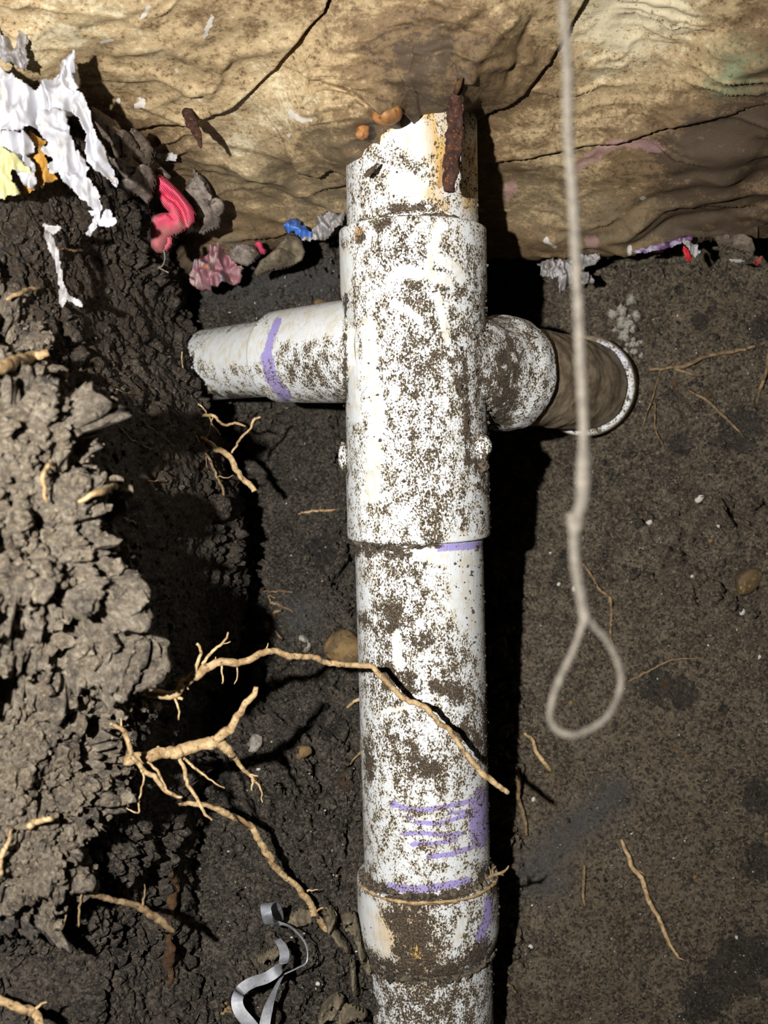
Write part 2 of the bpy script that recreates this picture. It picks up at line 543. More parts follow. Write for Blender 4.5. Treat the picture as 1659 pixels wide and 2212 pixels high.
# ================================================================== the setting
def lump_field(p, amount, seed, size=1.0):
    """crumbly clods: rounded lumps, cracks between, fine crumbs (metres outward)"""
    warp = np.stack([noise(p * 30, seed + 1), noise(p * 30, seed + 2), noise(p * 30, seed + 3)], -1) * .012
    f1, f2 = worley((p + warp) * (42 / size), seed)
    g1, g2 = worley((p + warp * .5) * (120 / size), seed + 5)
    k1, _ = worley(p * (330 / size), seed + 9)
    big = fbm(p * 11, 3, seed + 20)
    a = (.55 - f1) * .014 + np.clip(f2 - f1, 0, .25) * .012
    b = (.55 - g1) * .005 + np.clip(g2 - g1, 0, .2) * .004
    c = (.5 - k1) * .0018
    sel = np.clip(.5 + fbm(p * 26, 2, seed + 31), .1, 1.2)
    crack = np.clip(1 - (f2 - f1) / .10, 0, 1) * .006 + np.clip(1 - (g2 - g1) / .12, 0, 1) * .0022
    return -amount * crack * np.clip(sel, .2, 1) * size + amount * (a * sel + b * (.6 + .6 * sel)) * size + c * (.5 + .5 * amount) + big * .006

# ---- back wall of soil
back_ctrl = [
 (200, 650, .98), (350, 650, .94), (470, 650, .82), (600, 640, .80), (720, 620, .80), (300, 450, .95), (600, 450, .86), (900, 450, .90),
 (420, 800, .80), (600, 900, .835), (500, 1000, .85), (700, 1000, .80), (380, 1000, .88), (650, 1200, .785), (560, 1300, .785), (400, 1250, .86),
 (700, 1400, .755), (400, 1500, .76), (600, 1600, .738), (740, 1700, .725), (400, 1800, .70), (600, 1900, .69), (740, 1950, .684),
 (400, 2100, .655), (600, 2150, .658), (760, 2150, .672), (250, 2250, .62), (600, 2350, .63), (200, 1900, .70), (200, 1400, .85),
 (900, 700, .86), (900, 1000, .84), (900, 1200, .81), (920, 1700, .755), (930, 2100, .71), (930, 2350, .69),
 (1120, 640, .90), (1130, 450, .92), (1300, 600, .80), (1500, 600, .785), (1650, 600, .775), (1230, 720, .84), (1400, 720, .795), (1420, 850, .79), (1600, 850, .775),
 (1130, 1000, .88), (1250, 1050, .82), (1450, 1050, .785), (1650, 1050, .77), (1180, 1250, .81), (1400, 1300, .78), (1650, 1300, .765),
 (1160, 1500, .79), (1400, 1550, .77), (1650, 1550, .755), (1130, 1800, .765), (1400, 1800, .755), (1650, 1800, .74),
 (1110, 2100, .735), (1400, 2100, .735), (1650, 2100, .73), (1110, 2350, .72), (1650, 2350, .72), (1500, 420, .82),
 (2000, 600, .75), (2000, 1100, .74), (2000, 1600, .73), (2000, 2100, .72), (2000, 2400, .71)]
back_d = rbf(back_ctrl, 2e-4)
gx = np.arange(230, 1990, 3.1)
gy = np.arange(440, 2450, 3.1)
X, Y = np.meshgrid(gx, gy)
V = P(X, Y, back_d(X, Y))
Nn = normals_grid(V)
rough_right = sstep(1080, 1180, X) * sstep(1220, 1420, Y) * (1 - .0)
lump_amt = 2.3 - 1.9 * rough_right
lump_amt *= 1 - .55 * sstep(1100, 1200, X) * (1 - sstep(880, 1000, Y))
lump_amt *= np.where(X < 780, 1 - .35 * (1 - sstep(720, 900, Y)), 1)
V = V + Nn * (lump_field(V, lump_amt, 3, .9))[..., None]
pit = np.where(X < 960, 1.0, .55 * (1 - sstep(1150, 1400, Y)) * sstep(880, 1000, Y))
V = V - Nn * (pit * (np.clip(fbm(V * 42, 3, 301) - .22, 0, 1) * .030 + np.clip(fbm(V * 110, 3, 302, .6) - .25, 0, 1) * .010))[..., None]
rb = sstep(1080, 1200, X)
V = V + Nn * (rb * (fbm(V * 160, 4, 77, .65) * .0030 + fbm(V * 38, 3, 78) * .0045))[..., None]
for pts in ([(1360, 1000), (1330, 1060), (1400, 1090), (1470, 1130), (1500, 1190), (1580, 1210), (1640, 1250)],
            [(1150, 1000), (1240, 1010), (1330, 1000), (1350, 930)],
            [(1520, 1380), (1570, 1420), (1570, 1450)], [(1400, 1600), (1460, 1620), (1510, 1660), (1560, 1700)],
            [(1310, 1880), (1350, 1900), (1330, 1950)], [(480, 1640), (560, 1700), (640, 1690), (700, 1740)]):
    V = V - Nn * (.004 * np.exp(-(dist_poly(X, Y, pts) / 6) ** 2) * (0.6 + .4 * noise(V * 60, 5)))[..., None]
def blob(x, y, lst):
    r = np.zeros(x.shape)
    for q in lst:
        if len(q) == 3:
            cx, cy, rad = q
            r = np.maximum(r, np.clip(1.15 - np.hypot(x - cx, y - cy) / rad, 0, 1))
        else:
            pts, wd = q
            r = np.maximum(r, np.clip(1.15 - dist_poly(x, y, pts) / wd, 0, 1))
    return r
attrs = dict(
    warm=blob(X, Y, [(1500, 1900, 380), (1550, 680, 200), (1300, 2100, 240), (1400, 1560, 200), ([(1180, 1700), (1300, 2000)], 120)]) * .55,
    wet=blob(X, Y, [(1420, 1480, 62), (1480, 1500, 50), (1600, 2080, 110), (1520, 2160, 80), (1640, 1720, 70), (1640, 1860, 60), (1510, 695, 30), (1640, 710, 40),
                    (1600, 930, 80), (1470, 960, 40), (1470, 628, 18), ([(320, 1900), (420, 1760), (470, 1700)], 60), (300, 2030, 140), (700, 1560, 60), (690, 1190, 60)]),
    grey_tint=blob(X, Y, [([(1150, 1880), (1230, 1800), (1320, 1720)], 60), (1180, 1900, 70), ([(330, 1960), (390, 1850)], 40), (650, 1330, 60), ([(470, 620), (720, 600)], 60), (600, 660, 80)]) * .9,  # grey tint along a diagonal smear and on a few patches
    rust=blob(X, Y, [(1530, 850, 20), (740, 1690, 34), (700, 690, 0.1), (1440, 1480, 22), (1560, 1540, 20), (1460, 825, 22), ([(372, 1880), (385, 1920), (365, 1970), (372, 2060)], 14)]))
attrs['rust'] = np.where(attrs['rust'] > 0, attrs['rust'] * .8, -1)
attrs['wet'] = np.where(attrs['wet'] > 0, attrs['wet'], -1)
right = (X > 910) 
fc = grid_faces(len(gy), len(gx))
wb = mesh_obj('wall_back', V, fc, M['soil'], attrs=attrs)
wb.data.materials.append(M['soil_brown'])
fx = X.reshape(-1)[fc[:, 0]]
fy = Y.reshape(-1)[fc[:, 0]]
wb.data.polygons.foreach_set('material_index', (fx > 960).astype(np.int32))
tag(wb, 'dark lumpy soil wall at the back of the pit behind the white pipe', 'soil wall', kind='structure')
BACK = V.copy()
BACKN = Nn

# ---- left bank: profile curves at several heights, near clods first
LV = [
 (250,  [(-420, .42), (-150, .46), (0, .50), (90, .56), (180, .63), (260, .72), (330, .80), (300, .92), (200, 1.05)]),
 (450,  [(-420, .38), (-150, .43), (0, .48), (110, .54), (220, .62), (300, .70), (350, .77), (345, .86), (250, 1.0)]),
 (600,  [(-420, .33), (-150, .38), (0, .45), (90, .51), (190, .58), (290, .67), (375, .765), (395, .83), (300, 1.0)]),
 (690,  [(-420, .30), (-150, .33), (20, .37), (70, .42), (150, .50), (270, .62), (385, .755), (408, .81), (320, .98)]),
 (780,  [(-420, .28), (-150, .31), (40, .345), (95, .37), (110, .45), (230, .57), (375, .71), (415, .79), (340, .96)]),
 (900,  [(-420, .26), (-150, .30), (60, .325), (165, .36), (175, .42), (250, .52), (380, .66), (445, .76), (400, .94)]),
 (1100, [(-420, .26), (-150, .29), (80, .315), (205, .35), (225, .41), (310, .51), (420, .64), (510, .75), (460, .93)]),
 (1280, [(-420, .26), (-150, .29), (100, .315), (232, .36), (262, .42), (350, .53), (450, .65), (530, .745), (490, .92)]),
 (1400, [(-420, .26), (-150, .29), (110, .32), (265, .37), (290, .43), (350, .53), (440, .65), (515, .735), (480, .90)]),
 (1490, [(-420, .26), (-150, .29), (110, .32), (325, .40), (318, .46), (345, .54), (400, .64), (440, .72), (440, .88)]),
 (1590, [(-420, .26), (-150, .29), (100, .315), (215, .355), (250, .42), (310, .52), (370, .61), (430, .70), (440, .86)]),
 (1740, [(-420, .26), (-150, .285), (90, .305), (225, .35), (215, .41), (270, .50), (350, .58), (420, .66), (440, .82)]),
 (1890, [(-420, .26), (-150, .285), (60, .30), (150, .335), (150, .40), (220, .49), (310, .56), (390, .63), (430, .78)]),
 (1960, [(-420, .28), (-150, .31), (0, .33), (60, .37), (90, .42), (190, .50), (300, .56), (390, .62), (440, .75)]),
 (2060, [(-420, .32), (-150, .38), (0, .43), (70, .46), (140, .49), (220, .53), (310, .57), (400, .61), (470, .73)]),
 (2250, [(-420, .33), (-150, .37), (0, .41), (80, .44), (160, .475), (240, .51), (330, .55), (430, .60), (520, .71)]),
 (2500, [(-420, .30), (-150, .34), (0, .38), (90, .42), (170, .455), (260, .49), (360, .54), (460, .58), (560, .68)])]
ns = 335
lev_y = np.array([l[0] for l in LV], float)
prof = np.array([spline([(a, b * 600, 0) for a, b in l[1]], ns) for l in LV])      # even in (px, depth) plane
pyv = np.arange(230, 2500, 3.1)
def rows(vals):
    out = np.empty((len(pyv), ns))
    for j in range(ns):
        out[:, j] = np.interp(pyv, lev_y, vals[:, j])
    k = np.hanning(13); k /= k.sum()
    pad = np.pad(out, ((6, 6), (0, 0)), 'edge')
    return sum(k[i] * pad[i:i + len(pyv)] for i in range(13))
PX, PD = rows(prof[:, :, 0]), rows(prof[:, :, 1]) / 600
PY = np.repeat(pyv[:, None], ns, 1)
nearw = 1 - sstep(.38, .56, PD)
shift = -.022 * sstep(760, 860, PY) * (1 - sstep(1260, 1400, PY)) + .035 * sstep(1400, 1500, PY)
V = P(PX, PY, nd(PD) + shift * nearw)
Nn = np.cross(np.gradient(V, axis=1), np.gradient(V, axis=0))
Nn /= np.linalg.norm(Nn, axis=-1, keepdims=True) + 1e-12
if Nn[..., 1].mean() > 0: Nn = -Nn
near = 1 - sstep(.36, .47, PD)
far = sstep(.60, .72, PD)
amt = .5 + 1.1 * near + .7 * far + .6 * sstep(1400, 1500, PY)
V = V + Nn * (lump_field(V, amt, 41, 1.05) + near * fbm(V * 20, 3, 91) * .018 - near * np.clip(fbm(V * 30, 3, 92) - .3, 0, 1) * .05 + near * fbm(V * 70, 3, 93) * .010 + near * fbm(V * 190, 3, 94, .65) * .0045 + fbm(V * np.array([120, 40, 120]), 4, 95, .6) * .0016)[..., None]
attrs = dict(warm=(1 - near) * sstep(1350, 1100, PY) * (1 - far * .7) * .8, wet=np.where(PY > 1650, .35, -1) * (1 - near) - near, grey_tint=near * .25, rust=np.zeros_like(PY) - 1)  # warm paints the recess darker brown for its shade; near clods get grey
fl = grid_faces(len(pyv), ns)
wl = mesh_obj('wall_left', V, fl, M['soil_lit'], attrs=attrs)
wl.data.materials.append(M['soil_shaded'])
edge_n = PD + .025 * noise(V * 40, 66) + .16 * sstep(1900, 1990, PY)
wl.data.polygons.foreach_set('material_index', (edge_n.reshape(-1)[fl[:, 0]] > .43).astype(np.int32))  # near faces keep the lit colouring, recess faces take the shaded one
tag(wl, 'crumbly brown soil bank at the left of the pit with bright near clods', 'soil wall', kind='structure')
LEFT, LEFTN, LEFTD = V, Nn, PD

# ---- concrete overhead with folds of film pressed into it
con_ctrl = [(-300, -250, .50), (200, -250, .50), (800, -250, .52), (1300, -250, .52), (1900, -250, .50),
 (-300, 0, .53), (100, 0, .535), (500, 0, .55), (890, 0, .565), (1250, 0, .575), (1659, 0, .56), (1950, 0, .55),
 (100, 200, .60), (350, 150, .59), (600, 150, .60), (890, 130, .575), (890, 195, .592), (890, 222, .610), (890, 250, .645), (955, 215, .605), (955, 245, .645), (1005, 205, .608), (1010, 245, .655), (845, 235, .600), (845, 275, .632), (800, 270, .598), (800, 318, .645), (765, 305, .612), (765, 350, .652), (740, 345, .640), (770, 200, .585), (690, 290, .612), (1250, 180, .625), (1659, 200, .61), (1950, 200, .60),
 (450, 330, .67), (600, 320, .645), (735, 400, .69), (870, 380, .715), (1060, 330, .685), (1250, 330, .67), (1450, 330, .66), (1659, 330, .655), (1950, 330, .65),
 (250, 400, .74), (450, 450, .73), (600, 450, .72), (740, 500, .745), (900, 500, .76), (1110, 460, .735), (1300, 450, .71), (1500, 450, .70), (1659, 430, .69),
 (400, 580, .80), (600, 560, .775), (740, 560, .775), (900, 600, .80), (1140, 555, .765), (1400, 550, .745), (1659, 530, .73), (1950, 520, .72), (200, 600, .84)]
con_d = rbf(con_ctrl, 1e-4)
gx = np.arange(-300, 1960, 3.2)
t = np.linspace(0, 1, 250)
edge_pts = [(-300, 620), (200, 610), (360, 590), (440, 575), (560, 552), (640, 520), (745, 490), (900, 520), (1060, 560), (1140, 556), (1230, 550), (1350, 545), (1500, 520), (1659, 505), (1960, 500)]
edge = np.interp(gx, [p[0] for p in edge_pts], [p[1] for p in edge_pts]) + 5 * fbm(np.stack([gx / 40, gx * 0, gx * 0], -1), 3, 4)
tt = np.minimum(t, .93) / .93
Y = -250 + (edge[None] + 250) * tt[:, None]
X = np.repeat(gx[None], len(t), 0)
D = con_d(X, Y)
V = P(X, Y, D)
tail = np.clip((t - .93) / .07, 0, 1)[:, None]
V[..., 1] += (tail ** .8) * .12                      # the underside turns back over the gap
V[..., 2] += tail * .045
Nn = normals_grid(V)
disp = np.zeros_like(X)
def proud(pts, h, fall):
    global disp
    s = dist_poly(X, Y, pts, True)
    disp = disp + h * sstep(-2.5, 2.5, s) * np.exp(-np.abs(s) / fall) - .35 * h * np.exp(-(s + 5) ** 2 / 40)
proud([(720, -60), (700, 15), (650, 62), (600, 122), (545, 172), (480, 216), (420, 230), (330, 245)][::-1], .012, 170)
proud([(1000, 225), (1030, 240), (1090, 212), (1135, 182), (1175, 140), (1205, 100), (1238, 35), (1275, -60)], .010, 130)
proud([(1046, 336), (1110, 322), (1205, 307), (1330, 300), (1450, 270), (1560, 250)], .010, 70)
proud([(630, 335), (650, 365), (685, 380), (715, 368), (745, 372)], .010, 60)
proud([(700, 175), (770, 205), (810, 240), (845, 222), (900, 235), (960, 228)], .009, 45)
# folds
folds = [([(430, 330), (520, 345), (640, 420), (745, 455)], 3, 9), ([(440, 380), (540, 390), (640, 440), (745, 470)], -3, 10), ([(460, 450), (560, 460), (680, 490)], 3, 9), ([(480, 510), (600, 500), (740, 475)], 3, 8),
 ([(420, 300), (500, 312), (600, 350)], -2.5, 8), ([(250, 110), (350, 80), (440, 120), (520, 90), (640, 60)], 4, 14), ([(180, 60), (300, 30), (420, 40)], -3, 14), ([(330, 200), (400, 180), (450, 160)], 3, 8), ([(450, 180), (470, 130), (480, 100)], 4, 12),
 ([(820, 170), (900, 150), (980, 160), (1060, 130), (1140, 120)], 4, 10), ([(760, 120), (850, 130), (930, 110), (1000, 70), (1060, 20)], -4, 14), ([(1000, 150), (1040, 90), (1100, 30)], 4, 12), ([(1090, 160), (1130, 90), (1150, 40)], -3, 10),
 ([(870, 60), (950, 70), (1010, 30)], 3, 12), ([(700, 40), (740, 110), (830, 150)], 3, 14), ([(1250, 520), (1350, 500), (1450, 450), (1560, 420), (1659, 420)], 5, 10), ([(1360, 530), (1460, 490), (1560, 470), (1659, 455)], -4, 9),
 ([(1300, 480), (1420, 430), (1520, 400), (1659, 390)], -3, 12), ([(1400, 230), (1500, 180), (1659, 120)], 4, 18), ([(1350, 60), (1450, 120), (1560, 60), (1659, 30)], -4, 20), ([(1080, 270), (1180, 255), (1290, 250)], -2, 8), ([(1370, 40), (1400, 110), (1430, 160)], -2, 5), ([(1500, 330), (1580, 320), (1659, 330)], 3, 14), ([(1450, 380), (1550, 360), (1659, 350)], -3, 12)]
for pts, a, wd in folds:
    disp += a * .001 * np.exp(-(dist_poly(X, Y, pts) / wd) ** 2)
wq = np.stack([X / 900, Y / 900, D], -1)
wa = fbm(wq * 6, 3, 201) * .25
ani = np.stack([(X / 300 + wa), (Y / 38 + .25 * X / 300 * np.sign(900 - X) + wa * 4), D * 0], -1)
disp += (1 - np.abs(fbm(ani, 2, 211))) ** 3 * .0062 * np.clip(.45 + fbm(wq * 5, 2, 215), 0, 1)
disp += fbm(V * 14, 2, 221) * .008 + fbm(V * 55, 2, 222, .5) * .0010 + fbm(V * 260, 3, 223, .6) * .00022
V = V + Nn * (disp * (1 - tail * .5))[..., None]
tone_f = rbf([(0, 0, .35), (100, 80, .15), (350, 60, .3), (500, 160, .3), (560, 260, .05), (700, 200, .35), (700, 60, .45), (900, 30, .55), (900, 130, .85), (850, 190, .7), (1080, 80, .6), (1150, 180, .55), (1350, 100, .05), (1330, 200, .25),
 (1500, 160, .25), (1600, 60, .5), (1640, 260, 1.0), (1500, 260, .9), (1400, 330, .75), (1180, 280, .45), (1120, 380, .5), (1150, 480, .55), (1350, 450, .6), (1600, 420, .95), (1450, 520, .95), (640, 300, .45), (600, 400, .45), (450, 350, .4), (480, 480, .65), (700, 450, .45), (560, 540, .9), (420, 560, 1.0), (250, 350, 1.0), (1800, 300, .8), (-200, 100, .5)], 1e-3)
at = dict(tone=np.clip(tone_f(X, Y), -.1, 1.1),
          grey=blob(X, Y, [([(480, 360), (720, 440)], 110), (700, 310, 70), (480, 520, 90), ([(1150, 420), (1350, 480)], 90)]) * .8,
          green=blob(X, Y, [(1600, 140, 75), (1560, 170, 50)]),
          pink=np.where(blob(X, Y, [([(1250, 360), (1330, 300), (1420, 320)], 26), (1100, 410, 30), (1280, 510, 26)]) > 0, blob(X, Y, [([(1250, 360), (1330, 300), (1420, 320)], 26), (1100, 410, 30), (1280, 510, 26)]), -1),
          rough=X * 0)
whb = blob(X, Y, [([(305, 28), (320, 5)], 9), ([(440, 60), (455, 25)], 11), ([(220, 88), (240, 78)], 9), ([(630, 240), (655, 255), (672, 258)], 10), (380, 137, 9), ([(295, 205), (310, 200)], 10), (255, 205, 9), (605, 278, 9), (625, 292, 9), ([(1185, 505), (1200, 520)], 12), (1390, 430, 12), (1360, 535, 10), (1250, 555, 8)])
at['white'] = np.where(whb > 0, whb * .8, -1)
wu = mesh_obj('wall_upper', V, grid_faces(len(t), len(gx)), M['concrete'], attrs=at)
tag(wu, 'stained tan concrete overhang printed with folds of plastic film above the pit', 'concrete', kind='structure')
CON = V

def back_at(px, py, out=0.0):
    """a point on the finished back wall seen at a pixel, lifted by out metres"""
    j = np.clip(np.round((np.asarray(px, float) - 230) / 3.1).astype(int), 0, BACK.shape[1] - 1)
    i = np.clip(np.round((np.asarray(py, float) - 440) / 3.1).astype(int), 0, BACK.shape[0] - 1)
    return BACK[i, j] + BACKN[i, j] * out

_AL = np.vstack([LEFT.reshape(-1, 3), BACK.reshape(-1, 3)])
_AX, _AY = proj(_AL)
def front_at(px, py, out=0.0):
    m_ = np.hypot(_AX - px, _AY - py) < 6
    if not m_.any():
        return back_at(px, py, out)
    q = _AL[m_]
    q = q[np.argmin(q[:, 1])]
    return q * (1 - out / np.linalg.norm(q))

def con_depth(px, py):
    a, b = proj(CON)
    k = np.argmin((a - px) ** 2 + (b - py) ** 2)
    return CON.reshape(-1, 3)[k, 1] / K

# ================================================================== the pipe stack
ay = np.array([100, 300, 500, 1180, 1600, 2180, 2450], float)
acx = np.array([887, 888.5, 891, 905, 915.5, 931, 938], float)
adp = np.array([.650, .650, .652, .667, .674, .690, .697])
def axis(py):
    return P(np.interp(py, ay, acx), py, np.interp(py, ay, adp))

stack = empty('pvc_drain_stack', axis(2400))
tag(stack, 'mud-spattered white PVC drain stack with two side branches, standing in the pit', 'pipe')

PURPLE = [([(600, 694), (585, 730), (576, 770)], 12), ([(576, 770), (585, 815), (616, 856)], 19),
 ([(850, 1737), (880, 1748), (920, 1750), (985, 1738), (1020, 1730)], 8), ([(850, 1737), (851, 1738)], 12), ([(970, 1757), (1010, 1752)], 6), ([(898, 1776), (950, 1780), (985, 1768), (1012, 1760)], 7),
 ([(872, 1801), (910, 1799), (960, 1804), (1000, 1800)], 7), ([(890, 1824), (940, 1822), (985, 1814)], 7), ([(925, 1851), (970, 1846), (1020, 1830)], 8), ([(880, 1765), (890, 1768)], 6),
 ([(1042, 1715), (1032, 1750), (1030, 1790), (1036, 1815)], 24), ([(1050, 1730), (1050, 1800)], 20),
 ([(840, 1915), (890, 1922), (940, 1918), (1010, 1904)], 13), ([(1056, 1945), (1054, 1985), (1036, 2020)], 15), ([(1045, 2030), (1020, 2078)], 17), ([(950, 1183), (1035, 1178)], 12),
 ([(905, 1110), (935, 1105)], 1)]
WIPE = [([(797, 700), (800, 800), (815, 870), (810, 960), (800, 1070)], 17), ([(945, 490), (935, 540), (925, 580)], 10), ([(868, 590), (920, 593), (965, 606)], 15), ([(950, 560), (985, 578), (998, 606)], 11),
 ([(850, 655), (880, 668), (905, 690)], 9), ([(945, 640), (960, 700), (965, 740)], 9), ([(1000, 1190), (1020, 1330)], 42), ([(905, 1190), (1000, 1215)], 22), ([(760, 720), (765, 900)], 14), ([(860, 390), (900, 410)], 30), ([(880, 270), (900, 310)], 36),
 ([(855, 1370), (860, 1440)], 12), ([(790, 1960), (830, 2050)], 26), ([(830, 1537), (930, 1520)], 5), ([(1000, 1990), (985, 2040)], 9), ([(470, 760), (560, 740)], 40), ([(620, 700), (720, 690)], 40), ([(745, 550), (745, 620)], 14)]
MUD = [([(775, 1184), (860, 1190), (935, 1183)], 20), ([(1035, 1180), (1050, 1178)], 12), ([(790, 1900), (850, 1938), (920, 1946), (1000, 1930), (1062, 1890)], 17), ([(800, 2075), (880, 2105), (960, 2105), (1050, 2050)], 24),
 ([(845, 455), (900, 446), (935, 450)], 12), ([(820, 492), (835, 480)], 15), ([(790, 505), (775, 520)], 9), ([(880, 1990), (900, 2070)], 62), ([(745, 640), (748, 870)], 7), ([(1045, 1880), (1075, 1920)], 24), ([(1050, 1500), (1050, 1640)], 10),
 ([(840, 1460), (890, 1480)], 30), ([(950, 1480), (985, 1500)], 26), ([(840, 1320), (850, 1350)], 22), ([(900, 1390), (925, 1380)], 18), ([(795, 1600), (800, 1680)], 12), ([(985, 1180), (1015, 1170)], 5), ([(430, 850), (560, 862)], 10), ([(780, 1330), (790, 1350)], 14), ([(1030, 1000), (1050, 1060)], 14),
 ([(1100, 760), (1080, 900)], 34), ([(900, 1650), (930, 1660)], 22), ([(1000, 1580), (1030, 1600)], 20), ([(990, 830), (1010, 900)], 10), ([(1005, 780), (1010, 1000)], 8)]
STAIN = [([(950, 235), (960, 330)], 50), ([(955, 330), (945, 420)], 26), ([(880, 240), (960, 250)], 26), ([(930, 415), (960, 450)], 20), ([(870, 2000), (900, 2080)], 70), ([(830, 270), (800, 300)], 26), ([(1015, 330), (1015, 440)], 26)]
RUSTM = [([(776, 498), (774, 512)], 15), ([(958, 345), (950, 400)], 9)]
DENSE = [([(900, 760), (940, 1080)], 90), ([(870, 1250), (830, 1480)], 60), ([(880, 1600), (960, 1660)], 90), ([(900, 620), (1000, 800)], 60), ([(1020, 560), (1030, 1000)], 40), ([(860, 540), (1000, 620)], 60), ([(660, 800), (720, 840)], 60), ([(900, 2150), (950, 2212)], 150), ([(960, 1400), (1040, 1600)], 60)]

def pipe_attrs(V, R, brown=0.0, dens=0.0, marks=True):
    px, py = proj(V)
    front = np.clip(-(R[..., 1] * V[..., 1] + R[..., 0] * V[..., 0] + R[..., 2] * V[..., 2]) / np.linalg.norm(V, axis=-1) * 6 + .6, 0, 1)
    front = np.broadcast_to(front, px.shape)
    def f(lst, neg=False):
        b = blob(px, py, lst) * front
        return np.where(b > .01, b, -1.0) if neg else b
    if not marks:
        z = np.zeros_like(px)
        return dict(purple=z - 1, wipe=z, mud=z, stain=z, rust=z - 1, dens=z + dens, brown=z + brown)
    return dict(purple=f(PURPLE, True), wipe=f(WIPE), mud=f(MUD) * .8, stain=f(STAIN), rust=f(RUSTM, True), dens=f(DENSE) * .28 + dens, brown=np.zeros_like(px) + brown)

def revolve(name, path, radii, parent, nseg=180, brown=0.0, dens=0.0, marks=True, attr_fn=None, bumpy=0.0, seed=0):
    V, R = tube_arrays(path, radii, nseg)
    if bumpy:
        V = V + R * (bumpy * fbm(V * 60, 4, seed))[..., None]
    at = pipe_attrs(V, R, brown, dens, marks)
    if attr_fn: attr_fn(V, R, at)
    return mesh_obj(name, V, grid_faces(V.shape[0], nseg, True), M['pvc'], parent, attrs=at)

def axis_run(segs, step=3.0):
    """segs: list of (py, radius); dense rings between"""
    ys, rs = [], []
    for (y0, r0), (y1, r1) in zip(segs[:-1], segs[1:]):
        n = max(2, int(abs(y1 - y0) / step))
        tq = np.linspace(0, 1, n, endpoint=False)
        ys += list(y0 + (y1 - y0) * tq)
        rs += list(r0 + (r1 - r0) * tq)
    ys.append(segs[-1][0]); rs.append(segs[-1][1])
    return axis(np.array(ys)), np.array(rs)

r0 = .0568
p_, r_ = axis_run([(110, r0), (560, r0)])
up = revolve('upper_pipe', p_, r_, stack)
p_, r_ = axis_run([(497, .0560), (497.2, .0600), (497.6, .0622), (499.5, .0634), (503, .0638), (636, .0638), (641, .0628), (650, .0622), (700, .0618), (1008, .0620), (1014, .0612), (1020, .0624), (1026, .0631), (1152, .0631), (1157, .0628), (1159, .0618), (1159.4, .0560)])
tee = revolve('double_tee', p_, r_, stack)
tee['label'] = 'white double tee fitting with a socket at each end'
p_, r_ = axis_run([(1110, r0), (1960, r0)])
revolve('lower_pipe', p_, r_, stack)
p_, r_ = axis_run([(1882, .0565), (1882.3, .0600), (1883, .0628), (1887, .0640), (1960, .0642), (2000, .0638), (2025, .0618), (2042, .0590), (2048, .0565)])
revolve('coupling', p_, r_, stack, dens=.12)
p_, r_ = axis_run([(1990, r0), (2440, r0)], 3)
revolve('bottom_pipe', p_, r_, stack, dens=.12)

# left branch
a0, a1, a2 = P(850, 752, .655), P(607, 771, .722), P(415, 792, .80)
def run(pts, rs, n):
    p = spline([tuple(q) + (r,) for q, r in zip(pts, rs)], n)
    return p[:, :3], p[:, 3]
def lerp_path(segs):
    pth, rad = [], []
    for (q0, rr0), (q1, rr1) in zip(segs[:-1], segs[1:]):
        n = max(2, int(np.linalg.norm(q1 - q0) / .0018))
        tq = np.linspace(0, 1, n, endpoint=False)[:, None]
        pth.append(q0 + (q1 - q0) * tq)
        rad.append(rr0 + (rr1 - rr0) * tq[:, 0])
    pth.append(segs[-1][0][None]); rad.append(np.array([segs[-1][1]]))
    return np.vstack(pth), np.concatenate(rad)
dirL = (a1 - a0) / np.linalg.norm(a1 - a0)
p_, r_ = lerp_path([(a0, .047), (a0 + (a1 - a0) * .45, .0462), (a1 - dirL * .003, .0440), (a1 - dirL * .001, .0432), (a1, .0418), (a1 + dirL * .0002, .036)])
bh = revolve('branch_socket', p_, r_, tee, nseg=130)
p_, r_ = lerp_path([(a1 - dirL * .02, .0372), (a2, .0366), (a2 + (a2 - a1) * .25, .0366)])
bp = revolve('branch_pipe', p_, r_, stack, nseg=130)
bp['label'] = 'short white branch pipe with a purple primer band'

# right branch: socket, thick worn lip, elbow coated with brown mud, far socket rim
b0, b1 = P(940, 792, .655), P(1104, 809, .705)
dirR = (b1 - b0) / np.linalg.norm(b1 - b0)
p_, r_ = lerp_path([(b0, .049), (b1 - dirR * .034, .0495), (b1 - dirR * .030, .0505), (b1 - dirR * .022, .0530), (b1 - dirR * .016, .0536), (b1 - dirR * .002, .0528), (b1, .0515), (b1 + dirR * .0002, .046)])
revolve('branch_socket', p_, r_, tee, nseg=130, dens=.22, bumpy=.0014, seed=5)
e0 = b1 - dirR * .01
e2 = P(1262, 834, .79)
e_dir = P(1275, 836, .83) - e2
e_dir /= np.linalg.norm(e_dir)
ctrl = e0 + dirR * .062
tq = np.linspace(0, 1, 70)[:, None]
el = (1 - tq) ** 2 * e0 + 2 * tq * (1 - tq) * ctrl + tq ** 2 * e2
revolve('elbow', el, np.full(70, .0466), stack, nseg=130, brown=1.0, dens=.4, marks=False, bumpy=.0012, seed=9)['label'] = 'elbow coated with brown mud'
rim0 = e2 - e_dir * .004
p_, r_ = lerp_path([(rim0 + e_dir * .004, .046), (rim0, .0478), (rim0 - e_dir * .0004, .0495), (rim0 + e_dir * .0008, .0512), (rim0 + e_dir * .003, .0528), (rim0 + e_dir * .03, .0536), (rim0 + e_dir * .05, .0536)])
